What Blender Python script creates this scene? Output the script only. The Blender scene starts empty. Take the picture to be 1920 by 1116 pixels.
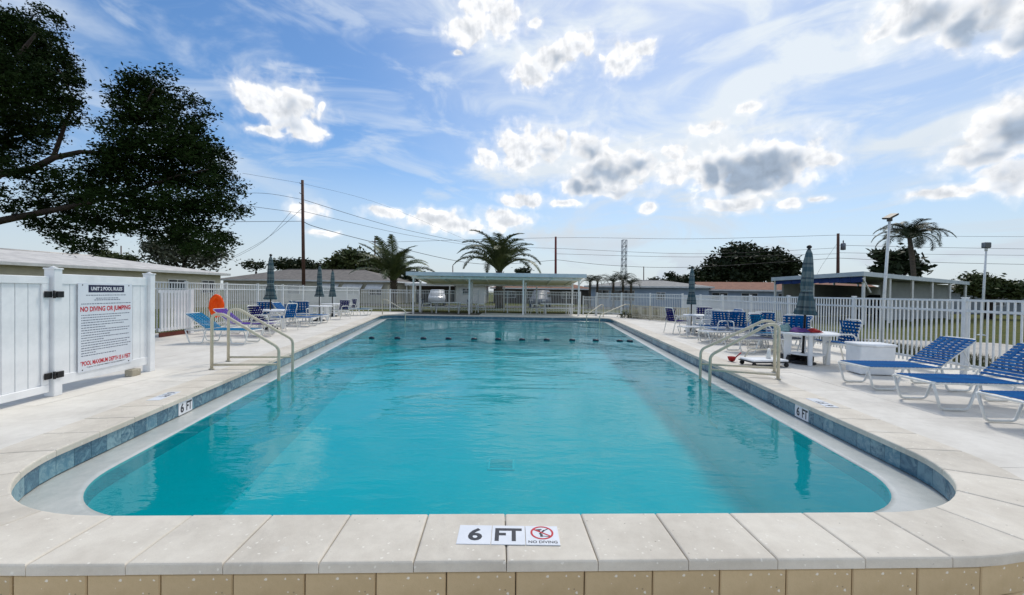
import bpy, bmesh, math, random
import numpy as np
from mathutils import Vector, Matrix
from math import radians, sin, cos, pi, atan2, asin, sqrt

S = bpy.context.scene
COL = S.collection
rnd = random.Random(7)

# ------------------------------------------------------------------ camera
CAM_Z, F = 1.5, 800.0
PITCH, ROLL = math.atan(10 / F), radians(0.78)
RC = Matrix.Rotation(radians(90) - PITCH, 3, 'X') @ Matrix.Rotation(ROLL, 3, 'Z')
cd = bpy.data.cameras.new('camera')
cam = bpy.data.objects.new('camera', cd)
COL.objects.link(cam)
cam.location = (0, 0, CAM_Z)
cam.rotation_euler = RC.to_euler()
cd.sensor_width = 36
cd.lens = F / 1920 * 36
cd.clip_start = 0.05
cd.clip_end = 4000
S.camera = cam


def ray(px, py):
    return RC @ Vector(((px - 960) / F, -(py - 558) / F, -1))


def g(px, py, z=0.0):                      # point of the horizontal plane z seen at a photo pixel
    r = ray(px, py)
    t = (z - CAM_Z) / r.z
    return Vector((r.x * t, r.y * t, z))


def at(px, py, Y):                         # point at distance Y
    r = ray(px, py)
    t = Y / r.y
    return Vector((r.x * t, Y, CAM_Z + r.z * t))


# ------------------------------------------------------------------ light
SUN_AZ, SUN_EL = radians(22), radians(54)
S.view_settings.view_transform = 'Standard'
S.view_settings.look = 'None'
S.view_settings.gamma = 1
S.view_settings.use_curve_mapping = False
S.view_settings.exposure = 0.45
sd = bpy.data.lights.new('sun', 'SUN')
sd.energy = 1.5
sd.angle = radians(10)
sd.color = (1.0, 0.945, 0.85)
sun = bpy.data.objects.new('sun', sd)
COL.objects.link(sun)
sun.location = (20, 30, 40)
SUN_DIR = Vector((sin(SUN_AZ) * cos(SUN_EL), cos(SUN_AZ) * cos(SUN_EL), sin(SUN_EL)))
sun.rotation_euler = SUN_DIR.to_track_quat('Z', 'Y').to_euler()

W = bpy.data.worlds.new('World')
S.world = W
W.use_nodes = True
wn, wl = W.node_tree.nodes, W.node_tree.links
wn.clear()


class NT:
    """small helper for node graphs"""
    def __init__(s, nodes, links):
        s.n, s.l = nodes, links

    def put(s, sock, v):
        if isinstance(v, bpy.types.NodeSocket):
            s.l.new(v, sock)
        elif v is not None:
            sock.default_value = v

    def m(s, op, a, b=None, c=None, clamp=False):
        x = s.n.new('ShaderNodeMath')
        x.operation = op
        x.use_clamp = clamp
        s.put(x.inputs[0], a)
        s.put(x.inputs[1], b)
        s.put(x.inputs[2], c)
        return x.outputs[0]

    def v(s, op, a, b=None):
        x = s.n.new('ShaderNodeVectorMath')
        x.operation = op
        s.put(x.inputs[0], a)
        s.put(x.inputs[1], b)
        return x.outputs['Value'] if op in ('LENGTH', 'DOT_PRODUCT') else x.outputs[0]

    def noise(s, vec, scale, detail=4, rough=0.55, dist=0.0, dims='3D'):
        x = s.n.new('ShaderNodeTexNoise')
        x.noise_dimensions = dims
        s.put(x.inputs['Vector'], vec)
        s.put(x.inputs['Scale'], scale)
        x.inputs['Detail'].default_value = detail
        x.inputs['Roughness'].default_value = rough
        x.inputs['Distortion'].default_value = dist
        return x

    def step(s, x, lo, hi, a=0.0, b=1.0):
        r = s.n.new('ShaderNodeMapRange')
        r.interpolation_type = 'SMOOTHSTEP'
        s.put(r.inputs[0], x)
        r.inputs[1].default_value = lo
        r.inputs[2].default_value = hi
        r.inputs[3].default_value = a
        r.inputs[4].default_value = b
        return r.outputs[0]

    def mix(s, f, a, b):
        r = s.n.new('ShaderNodeMix')
        r.data_type = 'RGBA'
        s.put(r.inputs[0], f)
        s.put(r.inputs[6], a)
        s.put(r.inputs[7], b)
        return r.outputs[2]


def build_sky():
    t = NT(wn, wl)
    sky = wn.new('ShaderNodeTexSky')
    sky.sky_type = 'NISHITA'
    sky.sun_disc = False
    sky.sun_elevation = SUN_EL
    sky.sun_rotation = SUN_AZ
    sky.air_density = 1.0
    sky.dust_density = 0.6
    sky.ozone_density = 3.0
    tc = wn.new('ShaderNodeTexCoord')
    sep = wn.new('ShaderNodeSeparateXYZ')
    wl.new(tc.outputs['Generated'], sep.inputs[0])
    az = t.m('ARCTAN2', sep.outputs[0], sep.outputs[1])
    el = t.m('ARCSINE', sep.outputs[2])
    comb = wn.new('ShaderNodeCombineXYZ')
    wl.new(az, comb.inputs[0])
    wl.new(el, comb.inputs[1])
    p = comb.outputs[0]

    # heaped clouds: (photo x, y, half width, half height, greyness of the shaded underside)
    B = [(876, 60, 42, 28, .12), (935, 36, 50, 34, .12), (905, 12, 50, 20, .12), (1004, 44, 12, 10, .1),
         (998, 132, 40, 32, .3), (1040, 110, 42, 28, .4), (1082, 82, 32, 28, .2),
         (1172, 112, 42, 34, .15), (1200, 92, 26, 20, .1), (858, 102, 10, 7, .1),
         (485, 180, 50, 34, .3), (540, 205, 62, 46, .45), (572, 238, 36, 26, .3), (500, 246, 40, 12, .2), (604, 198, 8, 11, .1),
         (985, 275, 50, 38, .35), (1026, 272, 40, 34, .4), (914, 295, 22, 22, .2), (970, 305, 35, 18, .2),
         (1102, 272, 38, 30, .6), (1140, 315, 70, 36, .75), (1195, 302, 42, 30, .6), (1092, 348, 46, 24, .8), (1150, 352, 60, 20, .4),
         (1262, 286, 26, 18, .2), (1268, 322, 44, 24, .3),
         (1415, 312, 112, 54, 1.05), (1330, 322, 42, 42, .95), (1500, 300, 62, 34, .5), (1555, 300, 26, 12, .1), (1400, 345, 90, 26, 1.0),
         (1375, 384, 56, 15, .45), (1478, 381, 26, 12, .2), (1325, 240, 38, 14, .1), (1404, 199, 27, 12, .1),
         (1535, 374, 20, 7, .1), (1215, 389, 16, 9, .1),
         (1720, 26, 95, 50, .7), (1830, 30, 110, 52, .75), (1925, 50, 80, 45, .6), (1650, 62, 36, 18, .2),
         (1895, 235, 82, 54, .9), (1850, 288, 100, 30, .5), (1900, 330, 70, 34, .45), (1965, 260, 70, 60, .8), (1770, 362, 74, 11, .15),
         (725, 398, 36, 12, .25), (812, 410, 52, 20, .3), (855, 424, 64, 14, .3), (944, 412, 52, 20, .25),
         (985, 376, 42, 13, .25), (578, 392, 36, 14, .25), (1060, 380, 30, 7, .15), (605, 436, 30, 7, .1)]
    # the same weather goes on round the horizon where the photo does not look
    r2 = random.Random(3)
    for _ in range(7):
        a = r2.uniform(70, 290)
        e = r2.uniform(8, 48)
        B.append((radians(a if a < 180 else a - 360), radians(e), radians(r2.uniform(8, 15)), radians(r2.uniform(4, 7)), r2.uniform(.2, .8), 1))
    warp = t.noise(p, 16.0, 2, 0.5, 0.0, dims='2D')
    pw = t.v('ADD', p, t.v('MULTIPLY', t.v('SUBTRACT', warp.outputs['Color'], (.5, .5, .5)), (.020, .019, 0)))
    pg = t.v('ADD', p, t.v('MULTIPLY', t.v('SUBTRACT', warp.outputs['Color'], (.5, .5, .5)), (.07, .05, 0)))
    Fm = Gm = None
    for b in B:
        if len(b) == 6:
            c, ra, re = (b[0], b[1]), b[2], b[3]
        else:
            def ae(x, y):
                d = ray(x, y).normalized()
                return atan2(d.x, d.y), asin(d.z)
            c = ae(b[0], b[1])
            ra = abs(ae(b[0] + b[2], b[1])[0] - ae(b[0] - b[2], b[1])[0]) / 2
            re = abs(ae(b[0], b[1] + b[3])[1] - ae(b[0], b[1] - b[3])[1]) / 2
        ma = wn.new('ShaderNodeVectorMath')
        ma.operation = 'MULTIPLY_ADD'
        wl.new(pw, ma.inputs[0])
        ma.inputs[1].default_value = (1 / ra, 1 / re, 0)
        ma.inputs[2].default_value = (-c[0] / ra, -c[1] / re, 0)
        ln = t.v('LENGTH', ma.outputs[0])
        Fm = ln if Fm is None else t.m('SMOOTH_MIN', Fm, ln, .15)
        if b[4] >= .4:                                  # shaded underside, set a little low in the heap
            mg = wn.new('ShaderNodeVectorMath')
            mg.operation = 'MULTIPLY_ADD'
            wl.new(pg, mg.inputs[0])
            mg.inputs[1].default_value = (1.05 / ra, 1.05 / re, 0)
            mg.inputs[2].default_value = (-(c[0] + .05 * ra) * 1.05 / ra, -(c[1] - .22 * re) * 1.05 / re, 0)
            gq = t.m('MULTIPLY_ADD', t.v('LENGTH', mg.outputs[0]), -b[4], b[4])
            Gm = gq if Gm is None else t.m('SMOOTH_MAX', Gm, gq, .25)
    Fm = t.m('SUBTRACT', 1.0, Fm)
    fb = t.noise(p, 24.0, 6, 0.54, 0.15, dims='2D').outputs['Fac']
    fb2 = t.noise(t.v('ADD', p, (.004, .010, 0)), 24.0, 4, 0.5, 0.15, dims='2D').outputs['Fac']   # towards the sun
    vo = wn.new('ShaderNodeTexVoronoi')
    vo.voronoi_dimensions = '2D'
    vo.feature = 'SMOOTH_F1'
    vo.inputs['Scale'].default_value = 40
    vo.inputs['Smoothness'].default_value = .6
    wl.new(t.v('ADD', p, t.v('MULTIPLY', warp.outputs['Color'], (.05, .05, 0))), vo.inputs['Vector'])
    bil = vo.outputs['Distance']
    dens = t.m('ADD', Fm, t.m('ADD', t.m('MULTIPLY_ADD', fb, .95, -.36), t.m('MULTIPLY_ADD', bil, -.50, .22)))
    cum = t.step(t.m('ADD', dens, t.m('MULTIPLY_ADD', fb, .5, -.25)), -.06, .40)
    gray = t.step(t.m('ADD', Gm, t.m('ADD', t.m('MULTIPLY_ADD', fb, .7, -.35), t.m('MULTIPLY_ADD', bil, .25, -.12))), -.04, .70)
    soft = t.m('MULTIPLY', t.step(t.m('ADD', t.m('MULTIPLY', dens, .4), t.m('SUBTRACT', fb2, fb)), .08, .60), .42)
    gray = t.m('MAXIMUM', gray, soft)
    cl = t.mix(gray, (.735, .74, .75, 1), (.27, .33, .415, 1))
    br = t.m('ADD', 1.0, t.m('MULTIPLY', t.m('SUBTRACT', fb2, fb), -.6))
    cl = t.v('MULTIPLY', cl, br)
    halo = t.m('MULTIPLY', t.step(t.m('ADD', dens, t.m('MULTIPLY_ADD', fb, .7, -.35)), -.55, .35), .42)
    edge = t.m('MAXIMUM', t.m('MULTIPLY', cum, .97), halo)

    # thin high cloud in streaks, thicker to the right of the view
    mp = wn.new('ShaderNodeMapping')
    wl.new(p, mp.inputs[0])
    mp.inputs['Rotation'].default_value = (0, 0, radians(-38))
    mp.inputs['Scale'].default_value = (1.0, 2.6, 1)
    c1 = t.noise(mp.outputs[0], 3.2, 6, .55, .45, dims='2D').outputs['Fac']
    mp2 = wn.new('ShaderNodeMapping')
    wl.new(p, mp2.inputs[0])
    mp2.inputs['Rotation'].default_value = (0, 0, radians(24))
    mp2.inputs['Scale'].default_value = (1.0, 3.2, 1)
    mp2.inputs['Location'].default_value = (3.1, 1.7, 0)
    c2 = t.noise(mp2.outputs[0], 4.0, 5, .58, .5, dims='2D').outputs['Fac']
    veil = t.m('MULTIPLY', t.step(az, -.40, .20), .60)
    cir = t.m('MAXIMUM', t.step(c1, .44, .74), t.m('MULTIPLY', t.step(c2, .46, .72), .75))
    cir = t.m('ADD', t.m('MULTIPLY', cir, .62), t.m('MULTIPLY', veil, t.step(c1, .30, .62, .55, 1.0)))
    hz = t.step(el, .0, .32, .86, 0.0)
    cir = t.m('MAXIMUM', cir, hz, clamp=True)

    b0 = wn.new('ShaderNodeBackground')
    sk = wn.new('ShaderNodeHueSaturation')
    sk.inputs['Saturation'].default_value = 1.22
    wl.new(sky.outputs[0], sk.inputs['Color'])
    wl.new(sk.outputs[0], b0.inputs[0])
    b0.inputs[1].default_value = 0.097
    b1 = wn.new('ShaderNodeBackground')
    t.put(b1.inputs[0], t.mix(t.step(el, .03, .40), (.455, .515, .575, 1), (.585, .64, .70, 1)))
    b1.inputs[1].default_value = 1.0
    b2 = wn.new('ShaderNodeBackground')
    wl.new(cl, b2.inputs[0])
    m1 = wn.new('ShaderNodeMixShader')
    wl.new(cir, m1.inputs[0])
    wl.new(b0.outputs[0], m1.inputs[1])
    wl.new(b1.outputs[0], m1.inputs[2])
    m2 = wn.new('ShaderNodeMixShader')
    wl.new(edge, m2.inputs[0])
    wl.new(m1.outputs[0], m2.inputs[1])
    wl.new(b2.outputs[0], m2.inputs[2])
    out = wn.new('ShaderNodeOutputWorld')
    wl.new(m2.outputs[0], out.inputs[0])


build_sky()
W.cycles.sampling_method = 'MANUAL'
W.cycles.sample_map_resolution = 512
S.cycles.max_bounces = 8
S.cycles.transparent_max_bounces = 12
S.cycles.caustics_reflective = False
S.cycles.caustics_refractive = False


# ------------------------------------------------------------------ materials
def lin(c):
    return tuple((x / 255 / 12.92) if x / 255 <= .04045 else ((x / 255 + .055) / 1.055) ** 2.4 for x in c) + (1,)


MATS = {}


def mat(name, c1, c2=None, scale=6.0, rough=.6, bump=0.0, bscale=None, spec=.4, metal=0.0, rand=0.0, detail=5, coords='Object', stretch=None):
    """base colour drifting between two tones, with fine relief; rand = brightness difference from object to object"""
    if name in MATS:
        return MATS[name]
    m = bpy.data.materials.new(name)
    m.use_nodes = True
    t = NT(m.node_tree.nodes, m.node_tree.links)
    b = t.n['Principled BSDF']
    tc = t.n.new('ShaderNodeTexCoord')
    vec = tc.outputs[coords]
    if stretch:
        vec = t.v('MULTIPLY', vec, stretch)
    if c2 is None:
        c2 = tuple(x * .82 for x in c1[:3]) + (1,)
    n = t.noise(vec, scale, detail, .6)
    col = t.mix(t.step(n.outputs['Fac'], .3, .7), tuple(c1[:3]) + (1,), tuple(c2[:3]) + (1,))
    if rand:
        oi = t.n.new('ShaderNodeObjectInfo')
        k = t.m('ADD', 1 - rand, t.m('MULTIPLY', oi.outputs['Random'], 2 * rand))
        col = t.v('MULTIPLY', col, k)
    t.put(b.inputs['Base Color'], col)
    b.inputs['Roughness'].default_value = rough
    b.inputs['Specular IOR Level'].default_value = spec
    b.inputs['Metallic'].default_value = metal
    if bump:
        bn = t.n.new('ShaderNodeBump')
        n2 = t.noise(vec, bscale or scale * 6, 6, .65)
        t.put(bn.inputs['Height'], n2.outputs['Fac'])
        bn.inputs['Strength'].default_value = bump
        bn.inputs['Distance'].default_value = .02
        t.put(b.inputs['Normal'], bn.outputs[0])
    MATS[name] = m
    m['t'] = 1
    return m


def concrete(name, c1, c2, speck=True, rand=.03, pit=1.0):
    """cast shell concrete: blotches, pale shell specks, dark pits, fine relief"""
    if name in MATS:
        return MATS[name]
    m = bpy.data.materials.new(name)
    m.use_nodes = True
    t = NT(m.node_tree.nodes, m.node_tree.links)
    b = t.n['Principled BSDF']
    tc = t.n.new('ShaderNodeTexCoord')
    vec = tc.outputs['Object']
    oi = t.n.new('ShaderNodeObjectInfo')
    big = t.noise(vec, 1.3, 6, .6, .4).outputs['Fac']
    mid = t.noise(vec, 9.0, 6, .65).outputs['Fac']
    f = t.m('ADD', t.m('MULTIPLY', t.step(big, .3, .7), .65), t.m('MULTIPLY', t.step(mid, .3, .7), .35))
    col = t.mix(f, c1, c2)
    fine = t.noise(vec, 160, 3, .7).outputs['Fac']
    col = t.v('MULTIPLY', col, t.m('ADD', .90, t.m('MULTIPLY', fine, .2)))
    st = t.noise(t.v('MULTIPLY', vec, (1, .55, 1)), .9, 8, .7, 1.2).outputs['Fac']
    col = t.v('MULTIPLY', col, t.step(st, .50, .74, 1.0, .86))
    st2 = t.noise(vec, 3.5, 6, .7, .6).outputs['Fac']
    col = t.mix(t.step(st2, .60, .76, 0, .35), col, lin((228, 226, 220)))
    if speck:
        vo = t.n.new('ShaderNodeTexVoronoi')
        t.put(vo.inputs['Vector'], t.v('ADD', vec, t.v('MULTIPLY', t.v('SUBTRACT', t.noise(vec, 60, 2).outputs['Color'], (.5, .5, .5)), (.02, .02, .02))))
        vo.inputs['Scale'].default_value = 22
        pick = t.m('GREATER_THAN', t.m('FRACT', t.m('MULTIPLY', vo.outputs['Color'], 7.3)), .55)
        sp = t.m('MULTIPLY', t.step(vo.outputs['Distance'], .12, .20, 1, 0), pick)
        col = t.mix(t.m('MULTIPLY', sp, .8), col, lin((238, 232, 220)))
        v2 = t.n.new('ShaderNodeTexVoronoi')
        t.put(v2.inputs['Vector'], vec)
        v2.inputs['Scale'].default_value = 17
        pick2 = t.m('GREATER_THAN', t.m('FRACT', t.m('MULTIPLY', v2.outputs['Color'], 5.1)), .72)
        dk = t.m('MULTIPLY', t.step(v2.outputs['Distance'], .05, .11, 1, 0), pick2)
        col = t.mix(t.m('MULTIPLY', dk, .55 * pit), col, lin((110, 98, 84)))
    col = t.v('MULTIPLY', col, t.m('ADD', 1 - rand, t.m('MULTIPLY', oi.outputs['Random'], 2 * rand)))
    t.put(b.inputs['Base Color'], col)
    b.inputs['Roughness'].default_value = .8
    b.inputs['Specular IOR Level'].default_value = .25
    bn = t.n.new('ShaderNodeBump')
    t.put(bn.inputs['Height'], t.m('ADD', mid, t.m('MULTIPLY', fine, .5)))
    bn.inputs['Strength'].default_value = .25
    bn.inputs['Distance'].default_value = .01
    t.put(b.inputs['Normal'], bn.outputs[0])
    MATS[name] = m
    return m


M_coping = concrete('coping_concrete', lin((226, 218, 204)), lin((202, 193, 179)), rand=.045)
M_deck = concrete('deck_concrete', lin((230, 225, 216)), lin((209, 203, 193)), speck=False, rand=.02)
M_block = concrete('wall_block', lin((208, 184, 146)), lin((184, 160, 122)), rand=.06)
M_joint = mat('joint_mortar', lin((120, 112, 100)), rough=.9)
M_white = mat('white_vinyl', lin((242, 243, 244)), lin((224, 226, 228)), 2.3, .42, spec=.4, bump=.03, bscale=5)
M_alu = mat('white_aluminium', lin((226, 228, 228)), lin((206, 210, 210)), 5, .42)
M_frame = mat('white_tube', lin((236, 236, 232)), lin((218, 218, 212)), 8, .35)
M_rail = mat('cream_rail', lin((206, 198, 176)), lin((190, 182, 160)), 7, .4)
M_blue = mat('blue_strap', lin((2, 92, 152)), lin((0, 72, 132)), 5, .7, spec=.06, rand=.10)
M_teal = mat('teal_strap', lin((8, 116, 160)), lin((6, 92, 136)), 5, .7, spec=.06, rand=.10)
M_navy = mat('navy_strap', lin((34, 34, 112)), lin((26, 26, 88)), 5, .7, spec=.06, rand=.10)
M_purple = mat('purple_strap', lin((96, 66, 160)), lin((70, 52, 140)), 5, .7, spec=.06, rand=.10)
M_grey = mat('grey_strap', lin((196, 200, 206)), lin((172, 178, 186)), 5, .5, rand=.06)
M_slate = mat('slate_strap', lin((70, 82, 110)), lin((54, 66, 92)), 5, .5, rand=.06)
M_black = mat('black_plastic', lin((24, 24, 26)), lin((16, 16, 18)), 6, .45)
M_dark = mat('dark_metal', lin((52, 50, 48)), lin((38, 36, 35)), 6, .5)
M_wood = mat('pole_wood', lin((104, 74, 62)), lin((70, 50, 44)), 4, .85, bump=.5, stretch=(6, 6, .5))
M_bark = mat('oak_bark', lin((62, 52, 44)), lin((38, 32, 28)), 5, .9, bump=.8)
M_palmbark = mat('palm_bark', lin((96, 84, 70)), lin((62, 54, 46)), 5, .9, bump=.8, stretch=(1, 1, 5))
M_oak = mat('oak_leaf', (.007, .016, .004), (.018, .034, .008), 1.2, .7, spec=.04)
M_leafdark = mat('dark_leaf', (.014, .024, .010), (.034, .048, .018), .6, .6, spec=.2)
M_leafmid = mat('mid_leaf', (.035, .055, .018), (.085, .100, .030), .6, .6, spec=.2)
M_leafgrey = mat('grey_leaf', (.060, .072, .045), (.12, .125, .085), .9, .6, spec=.2)
M_frond = mat('palm_frond', (.055, .082, .030), (.12, .145, .058), 1.5, .5, spec=.35, rand=.2)
M_frondk = mat('dark_frond', (.020, .032, .014), (.045, .058, .024), 1.5, .5, spec=.3, rand=.2)
M_wire = mat('cable_black', lin((40, 42, 48)), lin((30, 32, 36)), 3, .6)
M_beige = mat('beige_stucco', lin((206, 200, 182)), lin((192, 186, 170)), 1.2, .85, bump=.2, bscale=40)
M_whitewall = mat('white_stucco', lin((226, 226, 224)), lin((212, 213, 214)), 1.2, .8, bump=.2, bscale=40)
M_bluewall = mat('blue_grey_stucco', lin((168, 184, 200)), lin((154, 171, 189)), 1.2, .8, bump=.2, bscale=40)
M_greywall = mat('grey_stucco', lin((160, 164, 164)), lin((146, 150, 152)), 1.2, .8, bump=.2, bscale=40)
M_roofwhite = mat('white_roof', lin((214, 210, 204)), lin((186, 182, 178)), 1.4, .75, bump=.4, bscale=18)
M_roofgrey = mat('grey_shingle', lin((128, 122, 116)), lin((104, 99, 95)), 2.4, .9, bump=.6, bscale=14)
M_rooflight = mat('light_grey_shingle', lin((160, 158, 154)), lin((138, 137, 134)), 2.4, .9, bump=.6, bscale=14)
M_roofbrown = mat('brown_shingle', lin((150, 108, 88)), lin((124, 88, 72)), 2.4, .9, bump=.6, bscale=14)
M_roofmetal = mat('painted_roof_metal', lin((196, 206, 212)), lin((180, 192, 200)), 2, .45)
M_soffit = mat('soffit_cream', lin((244, 240, 226)), lin((236, 232, 218)), 1.4, .7)
M_glass = mat('window_glass', (.02, .025, .03), (.03, .035, .04), 2, .08, spec=.8)
M_trim = mat('trim_white', lin((232, 232, 230)), None, 3, .5)
M_orange = mat('orange_vinyl', lin((255, 96, 10)), lin((246, 78, 6)), 4, .5, spec=.2)
M_signface = mat('sign_face', lin((222, 226, 232)), lin((214, 219, 227)), 3, .4)
M_navyprint = mat('navy_print', lin((26, 30, 66)), lin((24, 28, 60)), 3, .5)
M_redprint = mat('red_print', lin((196, 26, 44)), lin((186, 22, 40)), 3, .5)
M_ink = mat('ink_print', lin((44, 46, 56)), lin((40, 42, 50)), 3, .5)
M_greyink = mat('grey_print', lin((112, 118, 134)), lin((100, 106, 122)), 3, .6)
M_tilewhite = mat('white_tile', lin((232, 234, 238)), lin((224, 227, 232)), 8, .25)
M_hedge = mat('hedge_leaf', (.06, .075, .025), (.11, .10, .04), 3, .7)
M_redsh = mat('carmine_cloth', lin((172, 44, 42)), lin((140, 30, 32)), 6, .9)
M_purplecloth = mat('purple_cloth', lin((104, 66, 128)), lin((78, 46, 104)), 6, .9)
M_tealcloth = mat('teal_cloth', lin((120, 150, 150)), lin((90, 122, 126)), 6, .9)
M_carwhite = mat('car_white', lin((232, 234, 236)), None, 2, .2, spec=.6)
M_cargrey = mat('car_silver', lin((124, 130, 140)), None, 2, .5, spec=.4)
M_tyre = mat('tyre', (.015, .015, .016), None, 2, .85)
M_brown = mat('brown_board', lin((110, 52, 40)), lin((84, 40, 32)), 5, .8)
M_path = concrete('path_concrete', lin((196, 190, 180)), lin((176, 170, 160)), speck=False)
M_steel = mat('galvanised', lin((126, 132, 140)), lin((108, 114, 122)), 4, .5, metal=.3)


# ------------------------------------------------------------------ mesh helpers
class MB:
    def __init__(s):
        s.v, s.f, s.smooth = [], [], []

    def add(s, vs, fs, sm=False):
        o = len(s.v)
        s.v += [tuple(x) for x in vs]
        s.f += [tuple(i + o for i in f) for f in fs]
        s.smooth += [sm] * len(fs)
        return s

    def box(s, c, d, rz=0.0, M=None, bev=0.0):
        x, y, z = d[0] / 2, d[1] / 2, d[2] / 2
        if bev:
            b = bev
            vs, fs = [], []
            pts = []
            for sx in (-1, 1):
                for sy in (-1, 1):
                    for sz in (-1, 1):
                        for ax in range(3):
                            p = [sx * (x - b), sy * (y - b), sz * (z - b)]
                            p[ax] += (sx, sy, sz)[ax] * b
                            pts.append(Vector(p))
            bm = bmesh.new()
            for p in pts:
                bm.verts.new(p)
            bmesh.ops.convex_hull(bm, input=bm.verts)
            bmesh.ops.recalc_face_normals(bm, faces=bm.faces)
            bm.verts.index_update()
            vs = [v.co.copy() for v in bm.verts]
            fs = [[v.index for v in f.verts] for f in bm.faces]
            bm.free()
        else:
            vs = [Vector((i * x, j * y, k * z)) for i in (-1, 1) for j in (-1, 1) for k in (-1, 1)]
            fs = [(0, 1, 3, 2), (4, 6, 7, 5), (0, 4, 5, 1), (2, 3, 7, 6), (0, 2, 6, 4), (1, 5, 7, 3)]
        R = M if M is not None else Matrix.Rotation(rz, 3, 'Z')
        c = Vector(c)
        return s.add([R @ v + c for v in vs], fs)

    def beam(s, a, b, w, h, up=(0, 0, 1)):
        a, b = Vector(a), Vector(b)
        d = (b - a)
        L = d.length
        d.normalize()
        u = Vector(up)
        if abs(d.dot(u)) > .99:
            u = Vector((0, 1, 0))
        x = d.cross(u).normalized()
        u = x.cross(d)
        R = Matrix((x, d, u)).transposed()
        return s.box((a + b) / 2, (w, L, h), M=R)

    def tube(s, pts, r, seg=8, caps=True):
        pts = [Vector(p) for p in pts]
        n = len(pts)
        rr = r if isinstance(r, (list, tuple)) else [r] * n
        tang = []
        for i in range(n):
            a = pts[max(i - 1, 0)]
            b = pts[min(i + 1, n - 1)]
            d = (b - a)
            tang.append(d.normalized() if d.length > 1e-9 else Vector((0, 0, 1)))
        t0 = tang[0]
        u = Vector((0, 0, 1)) if abs(t0.z) < .9 else Vector((1, 0, 0))
        u = (u - t0 * u.dot(t0)).normalized()
        vs, fs = [], []
        for i in range(n):
            u = (u - tang[i] * u.dot(tang[i]))
            if u.length < 1e-6:
                u = tang[i].orthogonal()
            u.normalize()
            w = tang[i].cross(u)
            for k in range(seg):
                a = 2 * pi * k / seg
                vs.append(pts[i] + (u * cos(a) + w * sin(a)) * rr[i])
        for i in range(n - 1):
            for k in range(seg):
                k2 = (k + 1) % seg
                fs.append((i * seg + k, i * seg + k2, (i + 1) * seg + k2, (i + 1) * seg + k))
        s.add(vs, fs, True)
        if caps:
            o = len(s.v) - n * seg
            s.f.append(tuple(o + k for k in range(seg))[::-1])
            s.f.append(tuple(o + (n - 1) * seg + k for k in range(seg)))
            s.smooth += [False, False]
        return s

    def lathe(s, prof, seg=24, c=(0, 0, 0), fn=None):
        vs, fs = [], []
        c = Vector(c)
        for i, (r, z) in enumerate(prof):
            for k in range(seg):
                a = 2 * pi * k / seg
                rr = fn(a, i, r) if fn else r
                vs.append(c + Vector((rr * cos(a), rr * sin(a), z)))
        for i in range(len(prof) - 1):
            for k in range(seg):
                k2 = (k + 1) % seg
                fs.append((i * seg + k, i * seg + k2, (i + 1) * seg + k2, (i + 1) * seg + k))
        s.add(vs, fs, True)
        o = len(s.v) - len(prof) * seg
        s.f.append(tuple(o + k for k in range(seg))[::-1])
        s.f.append(tuple(o + (len(prof) - 1) * seg + k for k in range(seg)))
        s.smooth += [False, False]
        return s

    def prism(s, poly, z0, z1):
        n = len(poly)
        vs = [Vector((p[0], p[1], z0)) for p in poly] + [Vector((p[0], p[1], z1)) for p in poly]
        fs = [tuple(range(n))[::-1], tuple(range(n, 2 * n))] + [(i, (i + 1) % n, n + (i + 1) % n, n + i) for i in range(n)]
        return s.add(vs, fs)

    def mesh(s, name, m):
        me = bpy.data.meshes.new(name)
        me.from_pydata([tuple(v) for v in s.v], [], s.f)
        me.polygons.foreach_set('use_smooth', s.smooth)
        for x in (m if isinstance(m, (list, tuple)) else [m]):
            me.materials.append(x)
        me.update()
        return me

    def build(s, name, m, parent=None, loc=(0, 0, 0), rot=(0, 0, 0)):
        return inst(s.mesh(name, m), name, parent, loc, rot)


def inst(me, name, parent=None, loc=(0, 0, 0), rot=(0, 0, 0), scale=None):
    o = bpy.data.objects.new(name, me)
    COL.objects.link(o)
    o.parent = parent
    o.location = loc
    o.rotation_euler = rot
    if scale:
        o.scale = scale
    return o


def tag(o, label, cat, group=None):
    o['label'] = label
    o['category'] = cat
    if group:
        o['group'] = group
    return o


def thing(name, label, cat, loc=(0, 0, 0), rz=0.0, group=None):
    o = inst(None, name, None, loc, (0, 0, rz))
    return tag(o, label, cat, group)


def structure(o):
    o['kind'] = 'structure'
    return o


def fillet(pts, r, n=5, closed=False):
    """round the corners of a polyline; r may be a list"""
    pts = [Vector(p) for p in pts]
    N = len(pts)
    out = []
    for i in range(N):
        if not closed and i in (0, N - 1):
            out.append(pts[i])
            continue
        a, b, c = pts[i - 1], pts[i], pts[(i + 1) % N]
        ri = r[i] if isinstance(r, (list, tuple)) else r
        d1, d2 = (a - b).normalized(), (c - b).normalized()
        ang = d1.angle(d2)
        if ri <= 0 or ang > pi - .02:
            out.append(b)
            continue
        tl = min(ri / math.tan(ang / 2), (a - b).length * .49, (c - b).length * .49)
        r2 = tl * math.tan(ang / 2)
        ctr = b + (d1 + d2).normalized() * (r2 / sin(ang / 2))
        p1, p2 = b + d1 * tl, b + d2 * tl
        v1, v2 = p1 - ctr, p2 - ctr
        w = v1.angle(v2)
        for k in range(n + 1):
            f = k / n
            out.append(ctr + (v1 * sin((1 - f) * w) + v2 * sin(f * w)) / sin(w))
    return out


def copy_tree(o, parent=None):
    c = o.copy()
    COL.objects.link(c)
    c.parent = parent
    for ch in o.children:
        copy_tree(ch, c)
    return c


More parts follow.
